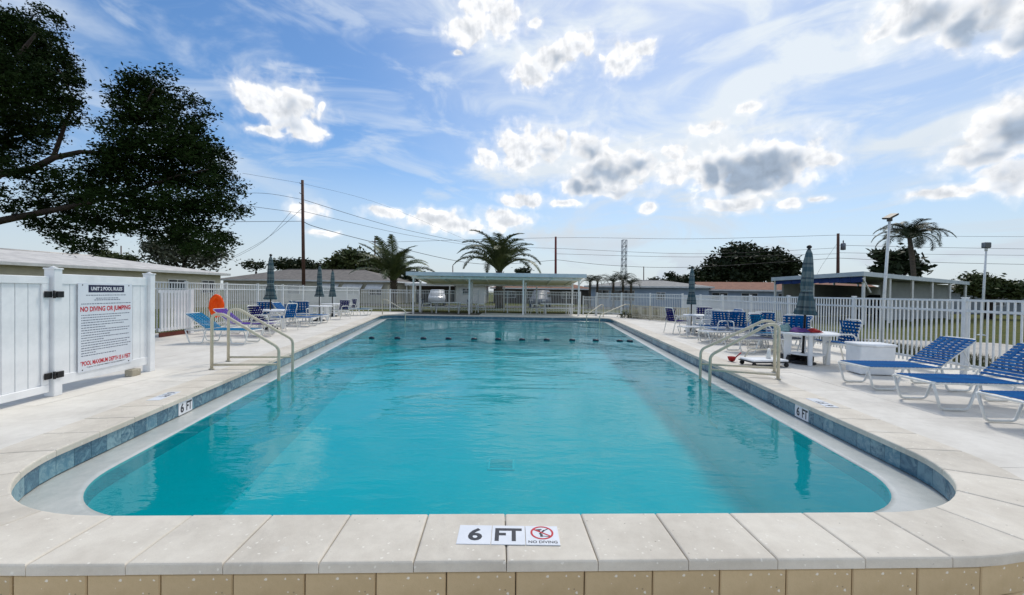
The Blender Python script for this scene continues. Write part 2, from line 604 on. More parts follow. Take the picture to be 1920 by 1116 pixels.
def text_part(s, name, m, parent, M, width=None, height=None, bold=0.0, space=1.0):
    """flat lettering as a thin mesh; M places its centre, x along the line, y up"""
    cu = bpy.data.curves.new(name, 'FONT')
    cu.body = s
    cu.align_x, cu.align_y = 'CENTER', 'CENTER'
    cu.size = 1.0
    cu.offset = bold
    cu.space_character = space
    cu.resolution_u = 3
    ob = bpy.data.objects.new(name, cu)
    COL.objects.link(ob)
    dg = bpy.context.evaluated_depsgraph_get()
    me = bpy.data.meshes.new_from_object(ob.evaluated_get(dg))
    bpy.data.objects.remove(ob)
    xs = [v.co.x for v in me.vertices]
    ys = [v.co.y for v in me.vertices]
    w, h = max(xs) - min(xs), max(ys) - min(ys)
    cx, cy = (max(xs) + min(xs)) / 2, (max(ys) + min(ys)) / 2
    sx = (width / w) if width else None
    sy = (height / h) if height else sx
    sx = sx or sy
    me.transform(Matrix.Diagonal((sx, sy, 1, 1)) @ Matrix.Translation((-cx, -cy, 0)))
    me.materials.clear()
    me.materials.append(m)
    o = inst(me, name, parent)
    o.matrix_basis = M
    return o


def frame_mat(o, x, y):
    """4x4 matrix with origin o, axes x, y and their cross product"""
    x, y = Vector(x).normalized(), Vector(y).normalized()
    z = x.cross(y)
    R = Matrix((x, y, z)).transposed().to_4x4()
    return Matrix.Translation(o) @ R


# ------------------------------------------------------------------ pool outline (coping's water edge)
def isect(a, b, c, d):
    r, s_ = b - a, d - c
    k = r.x * s_.y - r.y * s_.x
    t = ((c - a).x * s_.y - (c - a).y * s_.x) / k
    return a + r * t


_l = (g(260, 780.5), g(712, 592))
_r = (g(1240, 639.6), g(1640, 816.5))
_n = (g(400, 967), g(1560, 962))
_f = (g(765, 590.2), g(1095, 595.3))
NL, NR, FR, FL = isect(*_l, *_n), isect(*_r, *_n), isect(*_r, *_f), isect(*_l, *_f)
OUT = fillet([NL, NR, FR, FL], [1.45, 1.35, .9, .9], 18, closed=True)


def resample(poly, step, start=None, mult=1):
    """points every step metres round a closed outline, from the point nearest to start"""
    n = len(poly)
    P = [Vector((p.x, p.y)) for p in poly]
    L = [0]
    for i in range(n):
        L.append(L[-1] + (P[(i + 1) % n] - P[i]).length)
    tot = L[-1]

    def pos(s_):
        s_ %= tot
        for i in range(n):
            if L[i + 1] >= s_:
                f = (s_ - L[i]) / max(L[i + 1] - L[i], 1e-9)
                return P[i].lerp(P[(i + 1) % n], f)
        return P[0]
    s0 = 0
    if start is not None:
        best = min((( pos(k * tot / 4000) - Vector(start)).length, k * tot / 4000) for k in range(4000))
        s0 = best[1]
    m = max(3, round(tot / step / mult) * mult)
    return [pos(s0 + tot * k / m) for k in range(m)], tot / m


def normals(P):
    n = len(P)
    out = []
    for i in range(n):
        d = (P[(i + 1) % n] - P[i - 1]).normalized()
        out.append(Vector((d.y, -d.x)))          # outward for a counter-clockwise loop
    return out


NEAR_Y = (NL.y + NR.y) / 2
CW = .512                                          # coping width
P4, st4 = resample(OUT, .512 / 4, (-.03, NEAR_Y), 4)
N4 = normals(P4)
off = lambda d: [p + n * d for p, n in zip(P4, N4)]
OUTER = off(CW)
FRONT_Y = min(p.y for p in OUTER)
WZ = -.215                                         # water level

# deck base sheet and slabs
XL, XR, YF = -11.6, 10.2, 30.3
nP = len(P4)
mid_near = 0
iFar = max(range(nP), key=lambda i: OUTER[i].y - abs(OUTER[i].x + 1) * .001)
iR = next(i for i in range(nP) if N4[i].x > .6)
iL = next(i for i in range(nP - 1, 0, -1) if N4[i].x < -.6)
right = [OUTER[i] + N4[i] * .003 for i in range(iR, iFar + 1)]
left = [OUTER[i] + N4[i] * .003 for i in range(iFar, iL + 1)]
regR = right + [Vector((right[-1].x, YF)), Vector((XR, YF)), Vector((XR, right[0].y - .004))]
regL = left + [Vector((XL, left[-1].y - .004)), Vector((XL, YF)), Vector((left[0].x, YF))]


def clip_poly(poly, x0, x1, y0, y1):
    for ax, lim, sgn in ((0, x0, 1), (0, x1, -1), (1, y0, 1), (1, y1, -1)):
        out = []
        for i in range(len(poly)):
            a, b = poly[i - 1], poly[i]
            da, db = (a[ax] - lim) * sgn, (b[ax] - lim) * sgn
            if da >= 0:
                out.append(a)
            if (da > 0 > db) or (da < 0 < db):
                out.append(a.lerp(b, da / (da - db)))
        poly = out
        if len(poly) < 3:
            return []
    res = []
    for p in poly:
        if not res or (p - res[-1]).length > 1e-4:
            res.append(p)
    return res


def area(poly):
    return sum(poly[i - 1].x * poly[i].y - poly[i].x * poly[i - 1].y for i in range(len(poly))) / 2


def tri_prism(poly, z0, z1):
    """slab over a polygon that need not be convex"""
    bm = bmesh.new()
    vs = [bm.verts.new((p.x, p.y, z0)) for p in poly]
    f = bm.faces.new(vs)
    bm.normal_update()
    r = bmesh.ops.extrude_face_region(bm, geom=[f])
    for e in r['geom']:
        if isinstance(e, bmesh.types.BMVert):
            e.co.z = z1
    bmesh.ops.recalc_face_normals(bm, faces=bm.faces)
    return bm


def bm_obj(bm, name, m, parent=None, smooth=False):
    me = bpy.data.meshes.new(name)
    bm.to_mesh(me)
    bm.free()
    if smooth:
        me.polygons.foreach_set('use_smooth', [True] * len(me.polygons))
    me.materials.append(m)
    return inst(me, name, parent)


mb = MB()
cxp, cyp = -1.0, 14.0


def to_edge(p):
    d = Vector((p.x - cxp, p.y - cyp))
    ks = []
    if d.x:
        ks.append(((XR if d.x > 0 else XL) - cxp) / d.x)
    if d.y:
        ks.append(((YF if d.y > 0 else FRONT_Y + .03) - cyp) / d.y)
    return Vector((cxp, cyp)) + d * max(1.0, min(ks))


for i in range(nP):
    j = (i + 1) % nP
    if N4[i].y < -.78 or N4[j].y < -.78:
        continue
    a_, b_ = OUTER[i], OUTER[j]
    c_, d_ = to_edge(b_), to_edge(a_)
    mb.add([(a_.x, a_.y, -.03), (d_.x, d_.y, -.03), (c_.x, c_.y, -.03), (b_.x, b_.y, -.03)], [(0, 1, 2, 3)])
deck = structure(mb.build('pool_deck', M_joint))
for reg, ox in ((regR, 4.0), (regL, -12.0)):
    y = FRONT_Y
    while y < YF:
        y1 = min(y + 1.52, YF)
        x = ox - 6.1 if ox > 0 else ox
        while x < (XR if ox > 0 else 1):
            c = clip_poly(reg, x + .003, x + 1.517, y + .003, y1 - .003)
            if len(c) > 2 and abs(area(c)) > .02:
                if area(c) < 0:
                    c.reverse()
                try:
                    b_ = tri_prism(c, -.029, rnd.uniform(-.002, .001))
                    bm_obj(b_, 'deck_slab', M_deck, deck)
                except Exception:
                    pass
            x += 1.52
        y = y1

# coping stones
nst = nP // 4
cop_par = deck
for k in range(nst):
    idx = [(k * 4 + j) % nP for j in range(5)]
    inn = [P4[i].copy() for i in idx]
    out = [P4[i] + N4[i] * CW for i in idx]
    gp = .002 / .512
    inn[0], inn[-1] = inn[0].lerp(inn[1], gp * 4), inn[-1].lerp(inn[-2], gp * 4)
    out[0], out[-1] = out[0].lerp(out[1], gp * 4), out[-1].lerp(out[-2], gp * 4)
    straight = (inn[2] - (inn[0] + inn[-1]) / 2).length < .003
    poly = [inn[0], inn[-1], out[-1], out[0]] if straight else inn + out[::-1]
    if area(poly) < 0:
        poly.reverse()
    dz = rnd.uniform(-.0012, .0012)
    b_ = tri_prism(poly, -.052 + dz, .008 + dz)
    bmesh.ops.bevel(b_, geom=[e for e in b_.edges if abs(e.verts[0].co.z - e.verts[1].co.z) < 1e-5 and e.verts[0].co.z > 0],
                    offset=.016, segments=3, profile=.55, affect='EDGES')
    bm_obj(b_, 'coping_stone', M_coping, cop_par)

# bed under the coping so that joints close below
mb = MB()
for i in range(nP):
    j = (i + 1) % nP
    a, b, c, d = P4[i] + N4[i] * .03, P4[j] + N4[j] * .03, P4[j] + N4[j] * (CW - .03), P4[i] + N4[i] * (CW - .03)
    mb.add([(a.x, a.y, -.03), (b.x, b.y, -.03), (c.x, c.y, -.03), (d.x, d.y, -.03)], [(0, 1, 2, 3)])
o = mb.build('coping_bed', M_joint, deck)

# front retaining wall of blocks below the coping
bw = .386
wdir = Vector((NR.x - NL.x, NR.y - NL.y)).normalized()
wrz = atan2(wdir.y, wdir.x)
W0 = OUTER[0] + Vector((-wdir.y, wdir.x)) * .02
WL = off(CW - .05)
BL, stb = resample([Vector((p.x, p.y, 0)) for p in off(CW - .035)], bw, (.04, FRONT_Y + .035))
wall_mb = MB()
for i in range(nP):
    j = (i + 1) % nP
    if N4[i].y < -.5:
        a_, b_ = WL[i], WL[j]
        wall_mb.add([(a_.x, a_.y, -.04), (b_.x, b_.y, -.04), (b_.x, b_.y, -.5), (a_.x, a_.y, -.5)], [(0, 1, 2, 3)])
for q, xe in ((regR[0], XR), (left[-1], XL)):
    structure(MB().box(((q.x + xe) / 2, q.y + .12, -.27), (abs(xe - q.x), .2, .46)).build('deck_wall', M_block))
wall = structure(wall_mb.build('pool_wall', M_joint))
for row in range(2):
    nB = len(BL)
    for k in range(nB):
        a_, b_ = BL[k], BL[(k + 1) % nB]
        if row:
            a_, b_ = (BL[k - 1] + BL[k]) / 2, (BL[k] + BL[(k + 1) % nB]) / 2
        c_, d_ = (a_ + b_) / 2, b_ - a_
        if d_.x > 0 and d_.x > abs(d_.y) * .8 and c_.y < 6:
            MB().box((0, 0, 0), (d_.length - .006, .05, .19), bev=.006).build('wall_block', M_block, wall, (c_.x, c_.y + rnd.uniform(-.002, .002), -.155 - row * .197), (0, 0, atan2(d_.y, d_.x)))

# tile band under the coping
m = bpy.data.materials.new('pool_tile')
m.use_nodes = True
t = NT(m.node_tree.nodes, m.node_tree.links)
oi = t.n.new('ShaderNodeObjectInfo')
cr = t.n.new('ShaderNodeValToRGB')
cr.color_ramp.interpolation = 'LINEAR'
els = [(0, (58, 104, 124)), (.2, (98, 142, 158)), (.4, (44, 94, 118)), (.6, (130, 166, 176)), (.8, (72, 124, 146)), (1, (150, 180, 186))]
while len(cr.color_ramp.elements) < len(els):
    cr.color_ramp.elements.new(.5)
for e, (p_, c_) in zip(cr.color_ramp.elements, els):
    e.position, e.color = p_, lin(c_)
tc = t.n.new('ShaderNodeTexCoord')
cloudy = t.noise(t.v('ADD', tc.outputs['Object'], oi.outputs['Random']), 9, 6, .65, 1.0).outputs['Fac']
t.put(cr.inputs[0], t.m('ADD', t.m('MULTIPLY', oi.outputs['Random'], .7), t.m('MULTIPLY', t.m('SUBTRACT', cloudy, .35), .9), clamp=True))
b = t.n['Principled BSDF']
t.put(b.inputs['Base Color'], cr.outputs[0])
b.inputs['Roughness'].default_value = .22
M_tile = m
M_grout = mat('pool_grout', lin((132, 148, 158)), rough=.8)
T_Z0, T_Z1 = -.235, -.05
PT, stt = resample([Vector((p.x, p.y, 0)) for p in off(.03)], .205, (0, NEAR_Y))
NTt = normals(PT)
nT = len(PT)
shell = MB()
band = MB()
SH = off(.045)
for i in range(nP):
    j = (i + 1) % nP
    a, b = SH[i], SH[j]
    shell.add([(a.x, a.y, -.03), (b.x, b.y, -.03), (b.x, b.y, -.30), (a.x, a.y, -.30)], [(0, 1, 2, 3)])
basin_wall = structure(shell.build('pool_gutter_wall', M_grout))
for i in range(nT):
    a, b = PT[i], PT[(i + 1) % nT]
    c = (a + b) / 2
    d = (b - a)
    L = d.length
    rz = atan2(d.y, d.x)
    sz = (L - .004, .016, T_Z1 - T_Z0 - .003)
    pos = (c.x, c.y, (T_Z0 + T_Z1) / 2)
    if 3.0 < c.y < 15:
        MB().box((0, 0, 0), sz).build('pool_tile', M_tile, basin_wall, pos, (0, 0, rz))
    else:
        band.box(pos, sz, rz)
ob = band.build('tile_band', M_tile, basin_wall)
ob['kind'] = 'stuff'

# overflow shelf, lip, basin and water
LIPW = .38
LIP = off(-LIPW)
LIP2 = off(-LIPW + .05)
shelf = MB()
for i in range(nP):
    j = (i + 1) % nP
    a, b, c, d, e, f_ = SH[i], SH[j], LIP2[i], LIP2[j], LIP[i], LIP[j]
    shelf.add([(a.x, a.y, T_Z0 - .012), (b.x, b.y, T_Z0 - .012), (d.x, d.y, WZ + .004), (c.x, c.y, WZ + .004), (f_.x, f_.y, WZ - .004), (e.x, e.y, WZ - .004),
               (f_.x, f_.y, WZ - .03), (e.x, e.y, WZ - .03)],
              [(0, 3, 2, 1), (3, 5, 4, 2), (5, 7, 6, 4)], True)
M_shelf = concrete('gutter_plaster', lin((208, 208, 202)), lin((180, 184, 180)), speck=False, rand=0)
M_shelf.node_tree.nodes['Principled BSDF'].inputs['Roughness'].default_value = .22
M_shelf.node_tree.nodes['Principled BSDF'].inputs['Specular IOR Level'].default_value = .6
structure(shelf.build('pool_gutter', M_shelf))
M_plaster = mat('pool_plaster', (.09, .60, .65), (.075, .55, .61), .6, .7)
M_lipt = mat('lip_tile', (.012, .05, .12), (.02, .07, .15), 9, .3)
FLOOR = -1.75
bas = MB()
lipb = MB()
LB = off(-LIPW - .002)
for i in range(nP):
    j = (i + 1) % nP
    a, b = LB[i], LB[j]
    lipb.add([(a.x, a.y, WZ - .028), (b.x, b.y, WZ - .028), (b.x, b.y, WZ - .16), (a.x, a.y, WZ - .16)], [(0, 1, 2, 3)])
    bas.add([(a.x, a.y, WZ - .16), (b.x, b.y, WZ - .16), (b.x, b.y, FLOOR), (a.x, a.y, FLOOR)], [(0, 1, 2, 3)])
bas.add([(p.x, p.y, FLOOR) for p in LB], [tuple(range(nP))])
basin = structure(bas.build('pool_basin', M_plaster))
lipb.build('waterline_tile', M_lipt, basin)

dr = thing('pool_drain', 'pale square main drain on the pool floor', 'drain', g(940, 872, FLOOR))
MB().box((0, 0, .012), (.5, .5, .02), bev=.004).build('cover', M_tilewhite, dr)
for k in range(7):
    MB().box((0, -.18 + .06 * k, .024), (.42, .02, .006)).build('slot', M_grout, dr)

M_water = bpy.data.materials.new('pool_water')
M_water.use_nodes = True
t = NT(M_water.node_tree.nodes, M_water.node_tree.links)
t.n.clear()
tc = t.n.new('ShaderNodeTexCoord')
pv = tc.outputs['Object']
w1 = t.noise(t.v('MULTIPLY', pv, (.5, 1.0, 1)), 1.1, 2, .5, .5).outputs['Fac']
w2 = t.noise(t.v('MULTIPLY', pv, (.45, 1.2, 1)), 3.6, 3, .5, .5).outputs['Fac']
w3 = t.noise(t.v('MULTIPLY', pv, (.6, 1.3, 1)), 11.0, 2, .5, .4).outputs['Fac']
gust = t.step(t.noise(pv, .33, 3, .5, .5).outputs['Fac'], .38, .62, .25, 1.15)
sepw = t.n.new('ShaderNodeSeparateXYZ')
t.put(sepw.inputs[0], pv)
breeze = t.step(sepw.outputs[1], 3.0, 13.0, .5, 1.25)        # the far half of the pool is more ruffled
hgt = t.m('ADD', t.m('MULTIPLY', w1, 1.0), t.m('ADD', t.m('MULTIPLY', w2, .75), t.m('MULTIPLY', w3, .20)))
hgt = t.m('MULTIPLY', t.m('MULTIPLY', hgt, gust), breeze)
bn = t.n.new('ShaderNodeBump')
t.put(bn.inputs['Height'], hgt)
bn.inputs['Strength'].default_value = 1.0
bn.inputs['Distance'].default_value = .031
fr = t.n.new('ShaderNodeFresnel')
fr.inputs['IOR'].default_value = 1.33
t.put(fr.inputs['Normal'], bn.outputs[0])
tr = t.n.new('ShaderNodeBsdfTransparent')
tr.inputs[0].default_value = (.13, .90, .96, 1)
gl = t.n.new('ShaderNodeBsdfGlossy')
gl.inputs['Roughness'].default_value = .015
t.put(gl.inputs['Normal'], bn.outputs[0])
df = t.n.new('ShaderNodeBsdfDiffuse')
df.inputs[0].default_value = (.001, .52, .575, 1)
bd_ = t.n.new('ShaderNodeMixShader')
bd_.inputs[0].default_value = .32                            # light scattered back by the cloudy water itself
t.l.new(tr.outputs[0], bd_.inputs[1])
t.l.new(df.outputs[0], bd_.inputs[2])
mx = t.n.new('ShaderNodeMixShader')
t.put(mx.inputs[0], fr.outputs[0])
t.l.new(bd_.outputs[0], mx.inputs[1])
t.l.new(gl.outputs[0], mx.inputs[2])
mo = t.n.new('ShaderNodeOutputMaterial')
t.l.new(mx.outputs[0], mo.inputs[0])
wt = MB()
wp = off(-LIPW + .004)
wt.add([(p.x, p.y, WZ - .006) for p in wp], [tuple(range(nP))])
structure(wt.build('water', M_water))

# ------------------------------------------------------------------ ground
M_grass = mat('lawn', (.065, .085, .020), (.12, .115, .035), .9, .95, bump=1.0, bscale=30, spec=.1)
gr = MB()
BIG = 1500
gr.add([(-BIG, FRONT_Y + .1, -.06), (XL, FRONT_Y + .1, -.06), (XL, YF, -.06), (XL, BIG, -.06), (-BIG, BIG, -.06),
        (XR, FRONT_Y + .1, -.06), (BIG, FRONT_Y + .1, -.06), (BIG, BIG, -.06), (XR, BIG, -.06), (XR, YF, -.06)],
       [(0, 1, 2, 3, 4), (5, 6, 7, 8, 9), (2, 9, 8, 3)])
structure(gr.build('ground', M_grass))
lo = MB()
lo.add([(-60, -60, -.5), (60, -60, -.5), (60, FRONT_Y + .12, -.5), (-60, FRONT_Y + .12, -.5)], [(0, 1, 2, 3)])
structure(lo.build('lower_patio', M_deck))
# roads and paths beyond the fences
rd = MB()
rd.add([(-200, 44, -.052), (200, 40, -.052), (200, 46.5, -.052), (-200, 50.5, -.052)], [(0, 1, 2, 3)])
M_asphalt = mat('asphalt', (.055, .055, .055), (.075, .074, .072), 1.5, .9, bump=.4, bscale=60)
structure(rd.build('road', M_asphalt))
pt = MB()
pt.add([(10.9, 3, -.054), (16, 3, -.054), (17, 15, -.054), (12.2, 16, -.054), (11.4, 10, -.054)], [(0, 1, 2, 3, 4)])
structure(pt.build('path', M_path))
# blades of grass where the lawn meets the deck
rr = np.random.RandomState(5)


def blades(name, x0, x1, y0, y1, n):
    x = rr.uniform(x0, x1, n)
    y = rr.uniform(y0, y1, n)
    h = rr.uniform(.04, .13, n)
    a = rr.uniform(0, 2 * pi, n)
    lx, ly = rr.normal(0, .03, n), rr.normal(0, .03, n)
    w = .008
    V = np.empty((n, 3, 3))
    V[:, 0] = np.stack([x - w * np.cos(a), y - w * np.sin(a), np.full(n, -.06)], 1)
    V[:, 1] = np.stack([x + w * np.cos(a), y + w * np.sin(a), np.full(n, -.06)], 1)
    V[:, 2] = np.stack([x + lx, y + ly, -.06 + h], 1)
    me = bpy.data.meshes.new(name)
    me.from_pydata(V.reshape(-1, 3).tolist(), [], np.arange(3 * n).reshape(-1, 3).tolist())
    me.materials.append(M_hedge)
    o_ = inst(me, name)
    o_['kind'] = 'stuff'
    o_['label'] = 'short green grass growing along the fence'
    return o_


blades('grass', XR, XR + 2.5, 3.5, 16, 14000)
blades('grass', -9, 8, YF, YF + 3, 16000)

# ------------------------------------------------------------------ depth markers
yy0, yy1 = g(950, 1025).y, g(950, 989.5).y
xx0, xx1 = g(858, 1007).x, g(1048, 1007).x
tw = (xx1 - xx0) / 3
th = yy1 - yy0
yc = (yy0 + yy1) / 2
mk = thing('depth_marker', 'white tiles reading 6 FT and no diving on the near coping', 'depth marker', ((xx0 + xx1) / 2, yc, .009), 0, 'pool depth markers')
for k in range(3):
    MB().box(((k - 1) * tw, 0, .002), (tw - .004, th, .005), bev=.001).build('tile', M_tilewhite, mk)
ft = lambda x, y, z=.0052: Matrix.Translation((x, y, z))
text_part('6', 'numeral', M_ink, mk, ft(-tw * .98, 0), height=th * .66, width=tw * .42, bold=.03)
text_part('FT', 'lettering', M_ink, mk, ft(0, 0), height=th * .68, width=tw * .80, bold=.03)
text_part('NO DIVING', 'lettering', M_ink, mk, ft(tw, -th * .36), width=tw * .84, height=th * .13, bold=.02)
ring = MB()
n_ = 28
R1, R2_ = tw * .345, tw * .285
cx_, cy_ = tw, th * .12
for k in range(n_):
    a, b = 2 * pi * k / n_, 2 * pi * (k + 1) / n_
    ring.add([(cx_ + R1 * cos(a), cy_ + R1 * sin(a), .0054), (cx_ + R1 * cos(b), cy_ + R1 * sin(b), .0054),
              (cx_ + R2_ * cos(b), cy_ + R2_ * sin(b), .0054), (cx_ + R2_ * cos(a), cy_ + R2_ * sin(a), .0054)], [(0, 1, 2, 3)])
ring.box((cx_, cy_, .0053), (R1 * 1.8, tw * .05, .0006), rz=radians(-35))
ring.build('prohibition_ring', M_redprint, mk)
fig = MB()
fig.box((cx_, cy_ + .006, .0050), (.055, .012, .0004), rz=radians(55))
fig.box((cx_ - .005, cy_ - .028, .0050), (.016, .03, .0004), rz=0)
fig.box((cx_ + .024, cy_ + .032, .0050), (.05, .008, .0004), rz=radians(40))
fig.box((cx_ - .02, cy_ + .034, .0050), (.04, .010, .0004), rz=radians(8))
fig.box((cx_ + .02, cy_ - .038, .0050), (.05, .006, .0004), rz=radians(-6))
fig.lathe([(.010, .0049), (.010, .0052)], 10, (cx_ - .018, cy_ + .020, 0))
fig.build('diver_figure', M_ink, mk)


def edge_at(px, py):
    p = g(px, py)
    q = Vector((p.x, p.y))
    i = min(range(nP), key=lambda k: (P4[k] - q).length)
    return P4[i], N4[i]


for (px, py), (fx, fy), lb1, lb2 in (((352, 741), (318, 734), 'white 6 FT tile in the pool wall on the gate side', '6 FT lettering flat on the coping beside the gate'),
                                      ((1491, 756), (1527, 751), 'white 6 FT tile in the pool wall on the lounger side', '6 FT lettering flat on the coping beside the loungers')):
    p, nrm = edge_at(px, py)
    p = p + nrm * .018
    inward = Vector((-nrm.x, -nrm.y, 0))
    tx = Vector((0, 0, 1)).cross(inward)
    mk = thing('depth_marker', lb1, 'depth marker', (p.x, p.y, (T_Z0 + T_Z1) / 2), 0, 'pool depth markers')
    for k in (-.5, .5):
        o = MB().box((0, 0, 0), (.158, .176, .008)).build('tile', M_tilewhite, mk)
        o.matrix_basis = frame_mat(tx * k * .162, tx, (0, 0, 1))
    text_part('6', 'numeral', M_ink, mk, frame_mat(tx * -.081 + inward * .0052, tx, (0, 0, 1)), height=.125, bold=.03)
    text_part('FT', 'lettering', M_ink, mk, frame_mat(tx * .081 + inward * .0052, tx, (0, 0, 1)), height=.125, width=.13, bold=.03)
    q = p + nrm * .26
    mk = thing('depth_marker', lb2, 'depth marker', (q.x, q.y, .010), 0, 'pool depth markers')
    up = inward
    tx2 = up.cross(Vector((0, 0, 1)))
    for k in (-1, 0, 1):
        o = MB().box((0, 0, 0), (.158, .158, .004)).build('tile', M_tilewhite, mk)
        o.matrix_basis = frame_mat(tx2 * k * .162, tx2, up)
    for s_, k in (('6', -1), ('FT', 0)):
        text_part(s_, 'lettering', M_ink, mk, frame_mat(tx2 * k * .162 + Vector((0, 0, .0028)), tx2, up), height=.11, width=.07 if s_ == '6' else .13, bold=.03)


# ------------------------------------------------------------------ privacy fence, gate and sign (pool's left)
def on_plane(px, py, p0, p1):
    d = (p1 - p0)
    d.z = 0
    L = d.normalized()
    nrm = Vector((-L.y, L.x, 0))
    r = ray(px, py)
    o_ = Vector((0, 0, CAM_Z))
    k = (p0 - o_).dot(nrm) / r.dot(nrm)
    h = o_ + r * k
    return (h - p0).dot(L), h.z


G0, G1 = g(100, 742), g(279, 696)
dirG = (G1 - G0).normalized()
faceG = Vector((dirG.y, -dirG.x, 0))                # towards the pool
lenG = (G1 - G0).length
rzG = atan2(dirG.y, dirG.x)
PH = on_plane(100, 505, G0, G1)[1]
pf = thing('privacy_fence', 'white vinyl privacy fence panel carrying the pool rules board', 'fence', G0, rzG)
# local frame: x along the fence, y away from the pool
post = MB()
post.box((0, 0, PH / 2), (.125, .125, PH), bev=.006)
post.box((0, 0, PH + .008), (.145, .145, .02), bev=.006)
post.lathe([(.075, PH + .018), (.001, PH + .045)], 4)
pm_ = post.mesh('post', M_white)
inst(pm_, 'post', pf, (0, 0, 0))
inst(pm_, 'post', pf, (lenG, 0, 0))
z1, z0 = PH - .06, .13
MB().box((lenG / 2, 0, z1 - .07), (lenG - .12, .05, .14), bev=.006).build('top_rail', M_white, pf)
MB().box((lenG / 2, 0, z0 + .07), (lenG - .12, .05, .14), bev=.006).build('bottom_rail', M_white, pf)
nb = 10
wb = (lenG - .13) / nb
bd = MB().box((0, 0, (z0 + z1) / 2), (wb - .007, .026, z1 - z0 - .24), bev=.004).mesh('board', M_white)
for k in range(nb):
    inst(bd, 'board', pf, (.065 + wb * (k + .5), rnd.uniform(-.0015, .0015), 0))
MB().box((lenG / 2, .0, (z0 + z1) / 2), (lenG - .13, .012, z1 - z0 - .28)).build('backing', M_grout, pf)

# gate leaf to the left of the post
gt = thing('gate', 'white vinyl gate leaf with black strap hinges', 'gate', G0, rzG)
GL = 1.5
zt, zb = PH - .10, .07
gx0, gx1 = -.09 - GL, -.09
for a_, b_ in (((gx0, zt - .05), (gx1, zt - .05)), ((gx0, zb + .05), (gx1, zb + .05))):
    MB().box(((a_[0] + b_[0]) / 2, 0, a_[1]), (GL, .06, .10), bev=.006).build('frame_rail', M_white, gt)
for x_ in (gx0 + .05, gx1 - .05):
    MB().box((x_, 0, (zt + zb) / 2), (.10, .056, zt - zb - .202), bev=.006).build('frame_stile', M_white, gt)
nb2 = 8
wb2 = (GL - .2) / nb2
bd2 = MB().box((0, .004, (zt + zb) / 2), (wb2 - .007, .024, zt - zb - .202), bev=.004).mesh('board', M_white)
for k in range(nb2):
    inst(bd2, 'board', gt, (gx0 + .1 + wb2 * (k + .5), 0, 0))
MB().box(((gx0 + gx1) / 2, .006, (zt + zb) / 2), (GL - .2, .01, zt - zb - .21)).build('backing', M_grout, gt)
for py in (552, 704):
    hz_ = on_plane(92, py, G0, G1)[1]
    h_ = MB()
    h_.box((-.125, -.044, hz_), (.10, .018, .085), bev=.004)
    h_.box((.012, -.074, hz_), (.10, .02, .085), bev=.004)
    h_.tube([(-.062, -.066, hz_ - .05), (-.062, -.066, hz_ + .05)], .016, 10)
    for x_ in (-.15, -.10):
        h_.lathe([(.008, 0), (.006, .004)], 8, (x_, -.055, hz_ + .02))
    h_.build('hinge', M_black, gt)

# rules board
sx0, sz1 = on_plane(141, 530, G0, G1)
sx1, _ = on_plane(243, 531, G0, G1)
_, sz0 = on_plane(147, 699, G0, G1)
sw, sh = sx1 - sx0, sz1 - sz0
sg_o = G0 + dirG * ((sx0 + sx1) / 2) + faceG * .030 + Vector((0, 0, (sz0 + sz1) / 2))
sg = thing('rules_sign', 'white board of pool rules with navy heading and red capitals', 'sign', sg_o)
FX, FY = dirG, Vector((0, 0, 1))
SM = lambda x, y, e=.0: frame_mat(dirG * x + FY * y + faceG * e, FX, FY)
o = MB().box((0, 0, 0), (sw, sh, .008), bev=.002).build('panel', M_signface, sg)
o.matrix_basis = SM(0, 0, .004)
o = MB().box((0, 0, 0), (sw * .66, sh * .085, .002)).build('heading_band', M_navyprint, sg)
o.matrix_basis = SM(.0, sh * .435, .0090)
text_part('UNIT 2 POOL RULES', 'heading', M_tilewhite, sg, SM(0, sh * .435, .0104), width=sw * .58, height=sh * .042, bold=.03)
text_part('NO DIVING OR JUMPING', 'warning_lettering', M_redprint, sg, SM(0, sh * .195, .0088), width=sw * .93, height=sh * .075, bold=.035)
text_part('*POOL MAXIMUM DEPTH IS 6 FEET', 'warning_lettering', M_redprint, sg, SM(.0, -sh * .405, .0088), width=sw * .93, height=sh * .055, bold=.035)
text_part('*HEALTH DEPARTMENT REQUIREMENT*', 'requirement_lettering', M_ink, sg, SM(.0, -sh * .455, .0088), width=sw * .72, height=sh * .018, bold=.01)
lines = [(.36, .74), (.325, .40), (.305, .46), (.262, .9)]
y_ = .135
for w_ in (.88, .70, .62, .86, .78, .38, .86, .84, .46, .88, .36, .9, .84, .88, .84, .24, .62):
    lines.append((y_, w_))
    y_ -= .0285
r3 = random.Random(11)
tl = MB()
for yy, ww in lines:
    x_ = -sw * .45 if yy < .2 else -sw * ww / 2
    end = x_ + sw * ww
    while x_ < end:                                   # rows of small print, too small to read
        l_ = r3.uniform(.014, .05)
        tl.box((x_ + l_ / 2, sh * yy, 0), (l_, sh * .0095, .0005))
        x_ += l_ + .009
o = tl.build('small_print', M_greyink, sg)
o['kind'] = 'stuff'
o.matrix_basis = SM(0, 0, .0084)
for cx in (-1, 1):
    for cy in (-1, 1):
        o = MB().lathe([(.010, 0), (.008, .004)], 10).build('screw', M_dark, sg)
        o.matrix_basis = SM(cx * sw * .43, cy * sh * .475, .008)
blk_o = g(240, 700)
o = MB().box((0, 0, .055), (.20, .12, .11), bev=.008).build('concrete_block', concrete('block_grey', lin((176, 168, 150)), lin((150, 142, 126))))
o.location = G0 + dirG * (lenG - .42) + faceG * .03
o.rotation_euler = (0, 0, rzG)
tag(o, 'small concrete block propping the end of the privacy fence', 'block')


